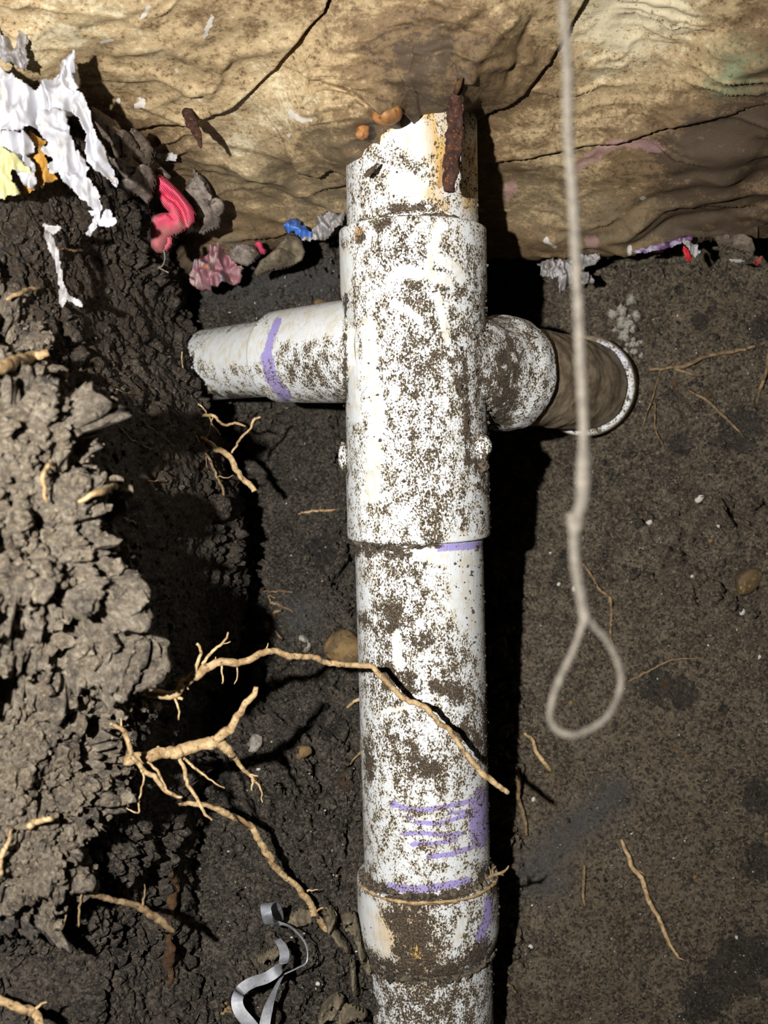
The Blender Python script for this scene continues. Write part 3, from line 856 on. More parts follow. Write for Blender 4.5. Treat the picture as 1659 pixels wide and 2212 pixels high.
def rim_attr(V, R, at):
    s = (V - rim0) @ e_dir
    lip = np.clip(1 - np.abs(s) / .0022, 0, 1)
    face = (s < .0014) & (np.linalg.norm(np.cross(V - rim0, e_dir), axis=-1) > .0486)
    px, py = proj(V)
    clean = face * sstep(-.9, -.2, np.sin(np.arctan2(py - 834, px - 1262)) + .55 * np.cos(np.arctan2(py - 834, px - 1262)) + .25)
    at['brown'] = 1 - clean
    at['dens'] = at['dens'] * 0 + .5 * (1 - clean) + .05 * clean
    at['purple'] = np.where(face & (py < 795) & (px > 1285), .42, -1.0)
rim = revolve('elbow_socket', p_, r_, stack, nseg=130, brown=1.0, marks=False, attr_fn=rim_attr)
rim['label'] = 'muddy socket with a clean white rim edge'

# two moulded lugs on the tee
def blob_obj(name, c, rad, mat, parent=None, seed=0, amp=.25, sub=3, freq=1.6, rot=0.0, attrs=None, facets=0):
    bm = bmesh.new()
    bmesh.ops.create_icosphere(bm, subdivisions=sub, radius=1.0)
    V = np.array([v.co[:] for v in bm.verts])
    Fc = np.array([[v.index for v in f.verts] for f in bm.faces])
    bm.free()
    V = V * (1 + amp * fbm(V * freq + seed * 3.7, 3, seed))[:, None]
    fr = np.random.default_rng(seed + 77)
    for _ in range(facets):
        q = fr.standard_normal(3); q /= np.linalg.norm(q)
        ex = np.clip(V @ q - fr.uniform(.55, .8), 0, None)
        V = V - ex[:, None] * q * .92
    V = V * np.array(rad)
    ca, sa = math.cos(rot), math.sin(rot)
    V = V @ np.array([[ca, 0, sa], [0, 1, 0], [-sa, 0, ca]]).T
    V = V + np.asarray(c)
    n = len(V)
    return mesh_obj(name, V, Fc, mat, parent, attrs={k: np.full(n, v) for k, v in (attrs or {}).items()})
zero = dict(purple=-1, wipe=0, mud=0, stain=0, rust=-1, dens=0, brown=0)
c = axis(958)
blob_obj('moulded_lug', P(741, 985, .660), (.0042, .006, .0125), M['pvc'], tee, 2, .06, attrs=dict(zero, dens=.25))
blob_obj('moulded_lug', P(1040, 968, .640), (.0085, .008, .0120), M['pvc'], tee, 3, .35, attrs=dict(zero, dens=.35))
blob_obj('mud_clump', P(1040, 1000, .645), (.0075, .008, .0080), M['soil_brown'], tee, 4, .3)

# root thread lying round the coupling mouth and mud packed into the joints
def ring_mud(name, py, rad, a_from, a_to, thick, seed, mat, n=160):
    c = axis(py)
    ax = axis(py + 20) - axis(py - 20)
    ax /= np.linalg.norm(ax)
    e1 = np.cross(ax, [0, 1, 0]); e1 /= np.linalg.norm(e1)
    e2_ = np.cross(ax, e1)
    if e2_[1] > 0: e2_ = -e2_
    a = np.radians(np.linspace(a_from, a_to, n))
    pts = c + rad * (np.cos(a)[:, None] * e1 + np.sin(a)[:, None] * e2_)
    w = thick * (1 + .7 * fbm(np.stack([a * 9, a * 0, a * 0], -1), 3, seed)) * np.clip(np.minimum(a - a[0], a[-1] - a) * 6, .05, 1)
    pts = pts + ax * (fbm(np.stack([a * 5, a * 0 + 3, a * 0], -1), 2, seed + 3) * thick * .5)[:, None]
    return tube(name, pts, np.maximum(w * (.62 if thick > .002 else 1), .0002), mat, stack, 14, .9 if thick > .002 else .3, seed)
ring_mud('joint_mud', 1881, .0585, -8, 188, .0042, 3, M['soil_brown'])
ring_mud('joint_mud', 1166, .0572, 70, 178, .0030, 4, M['soil_brown'])
ring_mud('joint_mud', 496, .0580, 40, 150, .0026, 5, M['soil_brown'])
ring_mud('joint_mud', 2049, .0580, -5, 185, .0034, 6, M['soil_brown'])
rt = ring_mud('wrapped_root', 1886, .0640, 12, 168, .0011, 8, M['root'])
rt['label'] = 'thin tan root lying in the coupling mouth'
rt = ring_mud('wrapped_root', 1889, .0642, 25, 160, .0007, 9, M['root_grey'])

# crumbs stuck on the pipe (uncountable grit)
def scatter_stuff(name, pts, nrm, sizes, mat, parent=None, seed=0, attrs=None, sub=1):
    bm = bmesh.new()
    bmesh.ops.create_icosphere(bm, subdivisions=sub, radius=1.0)
    B = np.array([v.co[:] for v in bm.verts])
    Fc = np.array([[v.index for v in f.verts] for f in bm.faces])
    bm.free()
    r = np.random.default_rng(seed)
    n = len(pts)
    jit = 1 + (.35 if sub == 1 else .28) * r.standard_normal((n, len(B), 1)).clip(-1, 1)
    sc = sizes[:, None, None] * r.uniform(.6, 1.3, (n, 1, 3))
    V = pts[:, None] + B[None] * jit * sc
    Fa = (Fc[None] + (np.arange(n) * len(B))[:, None, None]).reshape(-1, 3)
    a = {k: np.full(n * len(B), v) for k, v in (attrs or {}).items()}
    return mesh_obj(name, V.reshape(-1, 3), Fa, mat, parent, smooth=False, attrs=a)
r = np.random.default_rng(5)
pts = []
for k in range(2600):
    py = r.uniform(380, 2150)
    ang = math.radians(r.choice([r.uniform(-20, 60), r.uniform(0, 180)], p=[.7, .3]))
    rad = .0640 if 1885 < py < 2000 else (.0634 if 505 < py < 1157 else r0)
    c = axis(py)
    pts.append(c + np.array([math.cos(ang), -math.sin(ang), 0]) * rad)
cr = scatter_stuff('dirt_crumbs', np.array(pts), None, r.gamma(2.0, .00028, 2600).clip(.0002, .0017), M['soil_brown'], stack, 6)
tag(cr, kind='stuff')

# ================================================================== soil crumbs lying on the walls
def pick(Vg, Ng, n, seed, mask=None):
    r = np.random.default_rng(seed)
    flat, nf = Vg.reshape(-1, 3), Ng.reshape(-1, 3)
    w = mask.reshape(-1).astype(float) if mask is not None else np.ones(len(flat))
    idx = r.choice(len(flat), n, p=w / w.sum())
    return flat[idx], nf[idx]
px, py = proj(BACK)
vis = (px > 300) & (px < 1700) & (py > 560) & (py < 2230)
wgt = vis * np.where(px < 960, 1.0, np.where(py < 1350, .8, .35))
p_, n_ = pick(BACK, BACKN, 14000, 11, wgt)
s_ = np.random.default_rng(12).gamma(2.0, .0006, 14000).clip(.0003, .0055)
o = scatter_stuff('soil_crumbs', p_ + n_ * (s_ * .3)[:, None], None, s_, M['soil'], wb, 13)
tag(o, kind='stuff')
p_, n_ = pick(LEFT, LEFTN, 6500, 21, (LEFTD < .43) * (PY < 1950) * 1.0)
s_ = np.random.default_rng(22).gamma(2.0, .0006, 6500).clip(.0003, .006)
o = scatter_stuff('bank_crumbs', p_ + n_ * (s_ * .3)[:, None], None, s_, M['soil_lit'], wl, 23)
tag(o, kind='stuff')

p_, n_ = pick(BACK, BACKN, 900, 31, vis * np.where(px < 960, 1.0, np.where(py < 1300, .5, .03)))
s_ = np.random.default_rng(32).gamma(3.0, .0010, 900).clip(.0015, .008)
tag(scatter_stuff('soil_clods', p_ + n_ * (s_ * .25)[:, None], None, s_, M['soil'], wb, 33, sub=2), kind='stuff')
p_, n_ = pick(LEFT, LEFTN, 4000, 38, (LEFTD > .43) * 1.0)
s_ = np.random.default_rng(39).gamma(2.0, .0006, 4000).clip(.0003, .005)
tag(scatter_stuff('bank_crumbs', p_ + n_ * (s_ * .3)[:, None], None, s_, M['soil_shaded'], wl, 40), kind='stuff')
p_, n_ = pick(LEFT, LEFTN, 1500, 35, (LEFTD < .43) * (PY < 1930) * 1.0)
s_ = np.random.default_rng(36).gamma(2.2, .0014, 1500).clip(.001, .009)
tag(scatter_stuff('bank_clods', p_ + n_ * (s_ * .25)[:, None], None, s_, M['soil_lit'], wl, 37, sub=2), kind='stuff')

p_, n_ = pick(BACK, BACKN, 2600, 51, vis * 1.0)
s_ = np.random.default_rng(52).gamma(2.0, .00018, 2600).clip(.0002, .0011)
tag(scatter_stuff('pale_grit', p_ + n_ * (s_ * .5 + .0004)[:, None], None, s_, M['stone_white'], wb, 53), kind='stuff')

# ================================================================== hanging string
ST = [(1205, -900, .250), (1212, -450, .256), (1219, -60, .262), (1222, 60, .262), (1226, 200, .264), (1231, 330, .266), (1240, 480, .268), (1246, 620, .27), (1250, 720, .272), (1258, 860, .275), (1262, 960, .278), (1260, 1040, .28), (1256, 1085, .281), (1243, 1130, .283), (1240, 1180, .285), (1247, 1250, .287), (1258, 1310, .289), (1263, 1335, .29)]
LOOP = [(1262, 1330, .2893), (1250, 1370, .2895), (1236, 1410, .29), (1212, 1460, .2895), (1195, 1505, .289), (1189, 1550, .289), (1205, 1578, .2895), (1240, 1588, .29), (1280, 1574, .292), (1315, 1545, .294), (1338, 1500, .296), (1343, 1465, .296), (1336, 1430, .295), (1312, 1385, .293), (1285, 1355, .291), (1265, 1325, .2895)]
string = empty('hanging_string', P(1263, 1590, .29))
tag(string, 'beige twisted string with a loop at its end, hanging in front of the right side', 'string')
def twine(name, pl, rad, parent, n, twist=420, seed=1):
    path = spline([tuple(P(*q)) for q in pl], n)
    path = path + .0005 * np.stack([noise(path * 45 + 9, seed), noise(path * 45 + 19, seed) * .3, noise(path * 45 + 29, seed) * .3], -1)
    V, R = tube_arrays(path, rad, 14)
    s = np.concatenate([[0], np.cumsum(np.linalg.norm(np.diff(path, axis=0), axis=1))])
    a = np.linspace(0, 2 * np.pi, 14, endpoint=False)
    ridge = np.abs(np.cos((a[None] + s[:, None] * twist * 2.2)))
    V = path[:, None] + R * (rad * np.ones(n))[:, None, None] * (.8 + .3 * ridge[..., None] + .12 * noise(V * 900, seed)[..., None])
    return mesh_obj(name, V, grid_faces(n, 14, True), M['twine'], parent)
w_ = np.interp(np.linspace(0, 1, 1300), [0, .72, .805, .825, .845, .88, 1], [.00165, .0018, .0018, .0024, .0028, .0021, .0020])
twine('cord', ST, w_, string, 1300)
twine('loop', LOOP, .0012, string, 420, 600, 3)
blob_obj('knot', P(1241, 1133, .2835), (.0031, .003, .0050), M['twine'], string, 3, .25)
blob_obj('knot', P(1263, 1331, .2895), (.0022, .0022, .0040), M['twine'], string, 6, .2)

# ================================================================== roots
def root(label, pts, rads, mat='root', twigs=(), rough=.14, seed=0, group=None, name='tree_root', wig=.0012, surf=False, mapd=True, out=.003):
    """pts: (px,py,d) control points; rads in px at that depth, twigs: list of (pts, rads)"""
    def arr(pl, rr, sd):
        if surf == 'front': q = [tuple(front_at(a, b, out)) for a, b, c_ in pl]
        elif surf: q = [tuple(back_at(a, b, c_)) for a, b, c_ in pl]
        else: q = [tuple(P(e[0], e[1], nd(e[2]) if mapd else e[2])) for e in pl]
        rr = np.interp(np.linspace(0, 1, len(pl)), np.linspace(0, 1, len(rr)), rr)
        n = max(14, int(sum(np.hypot(pl[i + 1][0] - pl[i][0], pl[i + 1][1] - pl[i][1]) for i in range(len(pl) - 1)) / 4))
        s = spline([e + (float(v),) for e, v in zip(q, rr)], n)
        path = s[:, :3]
        path = path + wig * np.stack([noise(path * 130 + sd, 1), noise(path * 130 + sd, 2), noise(path * 130 + sd, 3)], -1) * np.minimum(1, np.arange(n) / 4)[:, None]
        path = path + wig * .6 * np.stack([noise(path * 330 + sd, 4), noise(path * 330 + sd, 5), noise(path * 330 + sd, 6)], -1)
        rad = s[:, 3] / F * path[:, 1]
        rad = rad * (1 + .14 * np.clip(noise(path * 160, sd + 9), 0, 1))
        return path, rad
    p0, r0_ = arr(pts, rads, seed)
    o = tube(name, p0, r0_, M[mat], None, 10, rough, seed)
    tag(o, label, 'root', group)
    for k, (tp, tr) in enumerate(twigs):
        p1, r1 = arr(tp, tr, seed + 5 + k)
        tube('rootlet', p1, r1, M[mat], o, 7, rough, seed + k)
    return o

root('long tan root arching from the left bank across the front of the white pipe',
     [(300, 1492, .44), (335, 1497, .45), (375, 1497, .46), (400, 1475, .47), (440, 1448, .48), (480, 1430, .49), (520, 1430, .50), (575, 1408, .51), (620, 1415, .52), (665, 1417, .53), (705, 1430, .54), (770, 1437, .55), (815, 1450, .555), (850, 1490, .56), (880, 1516, .56), (920, 1528, .56), (950, 1560, .565), (985, 1595, .57), (1015, 1640, .575), (1060, 1685, .58), (1100, 1712, .585)],
     [9, 10, 9, 10, 9.5, 9, 8, 7, 7, 6.5, 6, 6, 6, 6, 6.5, 6, 6, 6, 5.5, 6, 6.5, 5], 'root',
     [([(422, 1456, .475), (428, 1430, .472), (436, 1405, .47), (424, 1388, .468)], [4.5, 4, 3.5, 3]),
      ([(436, 1436, .479), (455, 1412, .48), (470, 1398, .482), (488, 1378, .484), (492, 1366, .484)], [3.5, 3.5, 3, 2.5, 1.5]),
      ([(470, 1398, .482), (495, 1384, .484)], [2, 1]),
      ([(478, 1436, .489), (482, 1452, .487), (477, 1475, .486)], [2.5, 2, 1.5]),
      ([(376, 1498, .46), (383, 1525, .458), (384, 1556, .456)], [3, 2.5, 1.6]),
      ([(384, 1506, .461), (396, 1510, .461)], [4, 3]),
      ([(402, 1480, .47), (408, 1492, .469)], [3, 1.5]),
      ([(572, 1408, .51), (577, 1388, .511)], [2, 1]),
      ([(468, 1432, .487), (470, 1420, .487)], [2, 1]),
      ([(514, 1434, .5), (511, 1460, .503), (508, 1480, .505)], [2, 1.6, 1])], seed=1)

root('thick forked tan root jutting out below the long arching root',
     [(270, 1640, .47), (310, 1636, .48), (345, 1628, .49), (390, 1622, .50), (430, 1612, .505), (465, 1604, .51), (490, 1618, .515), (505, 1632, .52)],
     [12, 14, 13, 13, 13, 13, 10, 8], 'root',
     [([(462, 1602, .509), (485, 1582, .505), (505, 1562, .50), (520, 1530, .497), (545, 1506, .495), (550, 1484, .493)], [10, 11, 9, 8, 7, 6]),
      ([(478, 1592, .507), (474, 1582, .507)], [3, 2]),
      ([(503, 1630, .52), (520, 1655, .525), (540, 1675, .53), (548, 1688, .53)], [6, 5, 4, 3]),
      ([(540, 1675, .53), (556, 1677, .53)], [2.5, 1]),
      ([(544, 1682, .53), (546, 1708, .53)], [3, 1.4]),
      ([(547, 1684, .53), (562, 1705, .53), (569, 1732, .53)], [3, 2, 1.2]),
      ([(388, 1638, .50), (400, 1672, .497), (410, 1700, .494), (430, 1732, .492), (444, 1758, .49), (459, 1769, .49)], [4, 4.5, 4, 4, 3.5, 2]),
      ([(396, 1638, .50), (425, 1662, .50), (450, 1680, .50), (484, 1705, .50)], [3, 3, 2.2, 1.2]),
      ([(345, 1622, .49), (341, 1610, .489)], [4, 3]),
      ([(352, 1618, .49), (358, 1624, .489)], [3, 2])], seed=2)

root('thin pale root dropping from the clods left of the forked root',
     [(238, 1564, .40), (262, 1572, .41), (276, 1600, .42), (290, 1636, .43), (306, 1660, .44), (340, 1685, .45), (362, 1712, .46), (392, 1724, .465)],
     [3, 5, 5.5, 5.5, 5.5, 5, 4.5, 2.5], 'root',
     [([(304, 1660, .44), (309, 1690, .44), (306, 1712, .44), (300, 1730, .44), (302, 1750, .44), (292, 1756, .44), (272, 1746, .44)], [2.4, 2, 2, 2.2, 1.8, 1.6, 1.2]),
      ([(300, 1732, .44), (292, 1728, .44)], [1.5, 1]),
      ([(318, 1645, .45), (340, 1662, .452), (350, 1690, .455), (375, 1712, .46)], [2.5, 3, 3, 2]),
      ([(262, 1572, .41), (258, 1545, .41), (262, 1538, .41)], [2, 1.5, 1])], seed=3)

root('long tan root running down the soil to the coupling',
     [(385, 1738, .58), (430, 1737, .585), (470, 1748, .59), (510, 1768, .60), (545, 1790, .61), (575, 1840, .62), (600, 1880, .63), (640, 1915, .64), (665, 1945, .645), (690, 1990, .65), (718, 2025, .655)],
     [4, 6, 7, 7, 7, 7.5, 7, 6.5, 8, 8, 5], 'root',
     [([(662, 1926, .643), (685, 1924, .642)], [2.5, 1.2]),
      ([(680, 1970, .648), (705, 1962, .645), (725, 1972, .645), (722, 2005, .648)], [2, 2, 1.6, 1])], seed=4)

root('grey broken root with a pale snapped end at lower left',
     [(160, 1918, .42), (200, 1932, .44), (245, 1945, .455), (290, 1955, .47), (320, 1970, .48), (350, 1990, .49), (374, 2010, .495)],
     [5, 6, 6, 7, 8, 8, 6], 'root_grey',
     [([(308, 1955, .475), (312, 1930, .473), (314, 1910, .471)], [3, 2, 1]), ([(178, 1925, .43), (170, 1960, .43), (172, 2000, .43)], [2.5, 2.5, 2]), ([(140, 1925, .42), (145, 1960, .42), (130, 2010, .42)], [2, 2, 1.5])], seed=5)

root('tan bent root at the bottom left corner', [(-40, 2145, .40), (0, 2160, .405), (40, 2178, .41), (70, 2188, .415), (85, 2212, .41), (95, 2250, .405)], [9, 9, 10, 11, 9, 9], 'root',
     [([(70, 2185, .415), (100, 2165, .42)], [4, 2])], seed=6)

root('brown broken root below the left branch pipe', [(408, 946, .70), (440, 950, .69), (465, 968, .685), (495, 988, .68), (515, 1020, .675), (535, 1045, .67), (549, 1060, .668)], [4, 5, 6, 6.5, 6, 6.5, 6], 'root',
     [([(500, 978, .68), (518, 950, .68), (540, 928, .68), (550, 905, .68), (562, 900, .68)], [2.5, 3, 2.5, 3, 2])], seed=7)
root('fine forked root just under the mouth of the left branch', [(400, 898, .71), (440, 898, .70), (462, 900, .70), (485, 918, .695), (510, 915, .69), (530, 922, .69)], [3, 3.5, 3.5, 3, 3, 2], 'root',
     [([(445, 898, .70), (438, 882, .70), (415, 860, .70), (402, 830, .705), (392, 758, .71)], [2, 2, 1.6, 1.6, 1.2]), ([(452, 902, .70), (470, 930, .698), (475, 940, .698)], [2, 1.6, 1]), ([(460, 902, .70), (455, 920, .70), (448, 945, .70)], [1.6, 1.4, 1])], seed=8)
root('thin dark root trailing down the left bank face', [(412, 905, .69), (428, 955, .68), (450, 990, .68), (465, 1020, .68), (480, 1050, .68), (486, 1070, .68)], [2, 2.4, 3, 3, 3, 2.5], 'root_grey',
     [([(470, 1030, .68), (490, 1030, .68), (505, 1027, .68)], [1.6, 1.4, 1]), ([(440, 960, .68), (436, 1010, .68), (430, 1060, .68), (470, 1120, .69)], [1.6, 1.6, 1.4, 1]), ([(445, 985, .68), (460, 1060, .685), (480, 1100, .69)], [1.5, 1.2, 1])], seed=9)
hairs = [([(255, 840, .53), (300, 850, .56)], 'upper'), ([(320, 915, .60), (380, 960, .64)], ''), ([(320, 1033, .55), (350, 1036, .57), (385, 1025, .59)], ''), ([(260, 920, .49), (290, 950, .50), (330, 965, .52)], ''), ([(250, 1110, .44), (290, 1130, .46), (330, 1135, .48)], '')]
for k, (pl, _) in enumerate(hairs):
    root(['fine brown root hair high on the shaded left bank', 'fine brown root hair near the far edge of the left bank', 'pale wavy root hair midway down the shaded left bank', 'slanting thin root hair in the middle of the shaded left bank', 'lowest thin root hair on the shaded left bank beside bright clods'][k],
         [(a, b, c_ - .012) for a, b, c_ in pl], [1.6, 2.2, 1.2], 'root_grey', seed=20 + k, name='root_hair', group='root hairs on the left bank', surf='front')
# root stubs on the bright near clods
stub = [('thick tan root stub poking from the upper bright clods at the left edge', [(-30, 800, .325), (20, 785, .325), (60, 772, .33), (103, 757, .335)], [13, 14, 12, 8]),
        ('short tan root stub pointing right from the middle bright clods', [(172, 1078, .325), (200, 1064, .325), (225, 1053, .33), (246, 1047, .335)], [4, 6, 7, 5]),
        ('short curved tan root stub on the lowest bright clods', [(60, 1795, .29), (72, 1780, .288), (95, 1772, .29), (122, 1765, .293)], [7, 7, 6, 5]),
        ('thin tan root stub high on the dark left bank', [(18, 642, .42), (45, 632, .42), (85, 622, .43)], [3, 5, 4]),
        ('small hooked root on the bright clods above the middle stub', [(100, 1085, .30), (98, 1050, .30), (94, 1025, .30), (108, 1004, .30), (122, 1008, .30), (124, 1020, .302)], [4, 4, 5, 4, 4, 3]),
        ('brown root stub at the left edge of the lower clods', [(5, 1890, .29), (8, 1850, .29), (20, 1810, .288), (30, 1790, .288)], [5, 6, 4, 3]),
        ('short straw of root beside the white plastic strip', [(128, 535, .46), (150, 538, .465), (176, 538, .47)], [1.6, 2.5, 3])]
for k, (lb, pl, rr) in enumerate(stub):
    root(lb, pl, rr, 'root', seed=40 + k, name='root_stub', surf='front', out=.014)
root('stout dead root lying on soil left of the pipe above the long root', [(492, 1360, .003), (520, 1362, .004), (555, 1363, .004), (590, 1362, .003)], [7, 8, 7, 7], 'root_grey',
     [([(580, 1348, .004), (600, 1330, .004), (614, 1322, .003)], [4, 4, 3]), ([(592, 1362, .004), (604, 1378, .003)], [3, 2])], seed=50, surf=True)
root('thin pale twig above the stout dead root', [(550, 1312, .003), (575, 1315, .003), (590, 1305, .004), (610, 1312, .004), (636, 1324, .003)], [2, 3, 3, 3, 1.6], 'root_grey', [([(590, 1305, .004), (585, 1290, .004), (598, 1296, .003)], [2, 2, 1.5])], seed=51, surf=True)
root('straight thin twig left of the pipe, topmost of the three', [(574, 1282, .003), (610, 1284, .004), (640, 1282, .003)], [2, 2.5, 1.5], 'root_grey', seed=52, surf=True)
root('tiny tan rootlet low beside the tee on the left', [(655, 1117, .004), (690, 1110, .005), (732, 1104, .005)], [2, 2.5, 3], 'root', seed=53, surf=True)
root('short curved root touching the pipe just below the long root', [(748, 1530, .01), (760, 1520, .012), (782, 1518, .012)], [3, 3.5, 3], 'root', seed=54, surf=True)
root('thin root hanging left of the pipe beside the forked root', [(776, 1588, .015), (770, 1615, .012), (765, 1635, .01), (752, 1655, .006)], [3, 3.5, 3.5, 2], 'root_grey', seed=55, surf=True)
# right-hand side
RT = [('long thin tan root lying on the brown soil at lower right', [(1342, 1812, .004), (1355, 1845, .004), (1365, 1868, .005), (1385, 1900, .005), (1400, 1940, .005), (1425, 1985, .005), (1440, 2025, .004), (1465, 2068, .003)], [3, 5, 5, 5, 5, 4.5, 4.5, 3], 'root', [([(1465, 2066, .003), (1475, 2072, .003)], [1.5, 1]), ([(1372, 1874, .004), (1395, 1890, .003)], [1.3, .8])]),
      ('short yellowish root on the brown soil below the string loop', [(1132, 1585, .004), (1150, 1602, .005), (1157, 1625, .005), (1175, 1648, .004), (1192, 1664, .003)], [3, 4, 4.5, 4.5, 4], 'root', []),
      ('thin upright root right of the coupling', [(1094, 1664, .02), (1108, 1690, .012), (1118, 1730, .008), (1128, 1765, .006), (1134, 1808, .004)], [2, 4, 4, 4, 3], 'root_grey', []),
      ('small grey upright root between the coupling and the long thin root', [(1263, 1868, .004), (1262, 1900, .004), (1260, 1930, .004), (1264, 1960, .003)], [2.5, 3.5, 3, 2.5], 'root_grey', []),
      ('thin root behind the string above its loop', [(1258, 1215, .004), (1280, 1245, .004), (1300, 1275, .004), (1322, 1297, .004), (1325, 1330, .004), (1322, 1370, .004), (1328, 1410, .003)], [2, 3, 3, 4, 3, 3, 1.6], 'root_grey', []),
      ('fine pale root trailing right from the string loop', [(1358, 1472, .003), (1400, 1452, .004), (1440, 1432, .004), (1480, 1424, .003), (1520, 1422, .003)], [2.4, 2.2, 2, 1.6, 1.2], 'root_grey', []),
      ('forked tan root right of the muddy elbow', [(1405, 800, .006), (1450, 797, .008), (1490, 793, .010), (1520, 775, .010), (1560, 764, .008), (1630, 750, .005)], [3, 3.5, 4.5, 4, 4, 2.5], 'root_grey', [([(1460, 800, .008), (1500, 812, .008), (1530, 808, .006)], [3, 2.5, 1.5]), ([(1428, 800, .006), (1418, 860, .006), (1392, 925, .004)], [1.6, 1.6, 1]), ([(1420, 870, .006), (1422, 930, .006), (1432, 962, .005)], [1.8, 1.8, 1.2])]),
      ('thin root slanting down right of the forked tan root', [(1490, 845, .004), (1525, 865, .006), (1560, 895, .006), (1580, 915, .004), (1610, 945, .003)], [1.5, 3, 3, 3, 1], 'root_grey', []),
      ('brown root at the right edge beside the forked tan root', [(1662, 755, .006), (1655, 800, .006), (1645, 840, .006), (1634, 875, .004)], [3, 4, 4, 2.5], 'root_grey', []),
      ('hair-thin root on brown soil below the fine pale root', [(1405, 1598, .003), (1440, 1615, .003), (1475, 1625, .003), (1510, 1652, .002)], [1.4, 2, 2, 1.2], 'root_dark', []),
      ('short bent root beside the pipe foot on the right', [(1086, 2122, .012), (1100, 2132, .008), (1112, 2145, .004)], [2.5, 3, 2], 'root_grey', [])]
for k, (lb, pl, rr, mt, tw) in enumerate(RT):
    root(lb, pl, rr, mt, tw, seed=60 + k, surf=True, wig=.0008)
o = root('frayed root tuft stuck in the coupling mouth at the right', [(1048, 1900, .632), (1070, 1888, .63), (1086, 1884, .63), (1098, 1870, .63)], [3, 3, 3, 1.6], 'root_grey', [([(1070, 1888, .63), (1088, 1892, .63)], [2.5, 1.5]), ([(1060, 1893, .631), (1072, 1872, .63)], [2.5, 1.2]), ([(1062, 1893, .631), (1056, 1875, .63)], [2.5, 1.2])], seed=90, mapd=False)

# ================================================================== sheets, cloth and scraps
def sheet(name, poly, d, mat, parent=None, amp=.006, freq=45, seed=0, step=2.5, thick=.0003, tilt=(0, 0), curl=0.0, lines=()):
    """a crumpled film cut to an outline, real thickness; tilt = depth change per 100 px"""
    poly = [tuple(q) for q in poly]
    xs, ys = [q[0] for q in poly], [q[1] for q in poly]
    gx = np.arange(min(xs) - step, max(xs) + 2 * step, step)
    gy = np.arange(min(ys) - step, max(ys) + 2 * step, step)
    X, Y = np.meshgrid(gx, gy)
    cx, cy = (min(xs) + max(xs)) / 2, (min(ys) + max(ys)) / 2
    dd = d(X, Y) if callable(d) else d + tilt[0] * (X - cx) / 100 + tilt[1] * (Y - cy) / 100
    dd = nd(dd) if np.min(dd) < .5 else dd
    V = P(X, Y, dd)
    q = V * freq
    wv = np.stack([noise(q * .7, seed + 1), noise(q * .7, seed + 2), noise(q * .7, seed + 3)], -1) * .5
    f1, f2 = worley(q + wv, seed)
    h = (f1 - .4) * .9 + (1 - np.abs(fbm(q * np.array([1.7, .8, .7]), 3, seed + 4))) * 1.1 - .6
    h = h * amp * 1.5
    eb = dist_poly(X, Y, poly + [poly[0]])
    h = h + curl * np.exp(-eb / 10)
    for pts, a, wd in lines:
        h = h + a * np.exp(-(dist_poly(X, Y, pts) / wd) ** 2)
    V[..., 1] -= h
    cxm, cym = (X[:-1, :-1] + step / 2), (Y[:-1, :-1] + step / 2)
    wob = step * 1.2
    ins = inside(cxm + wob * noise(np.stack([cxm / 9, cym / 9, cxm * 0], -1), seed), cym + wob * noise(np.stack([cxm / 9, cym / 9, cxm * 0 + 5], -1), seed), poly)
    fc = grid_faces(len(gy), len(gx)).reshape(len(gy) - 1, len(gx) - 1, 4)[ins]
    used = np.unique(fc)
    remap = -np.ones(X.size, int)
    remap[used] = np.arange(len(used))
    fc = remap[fc]
    o = mesh_obj(name, V.reshape(-1, 3)[used], fc, M[mat], parent)
    sm = o.modifiers.new('thickness', 'SOLIDIFY')
    sm.thickness = thick
    sm.offset = 0
    return o

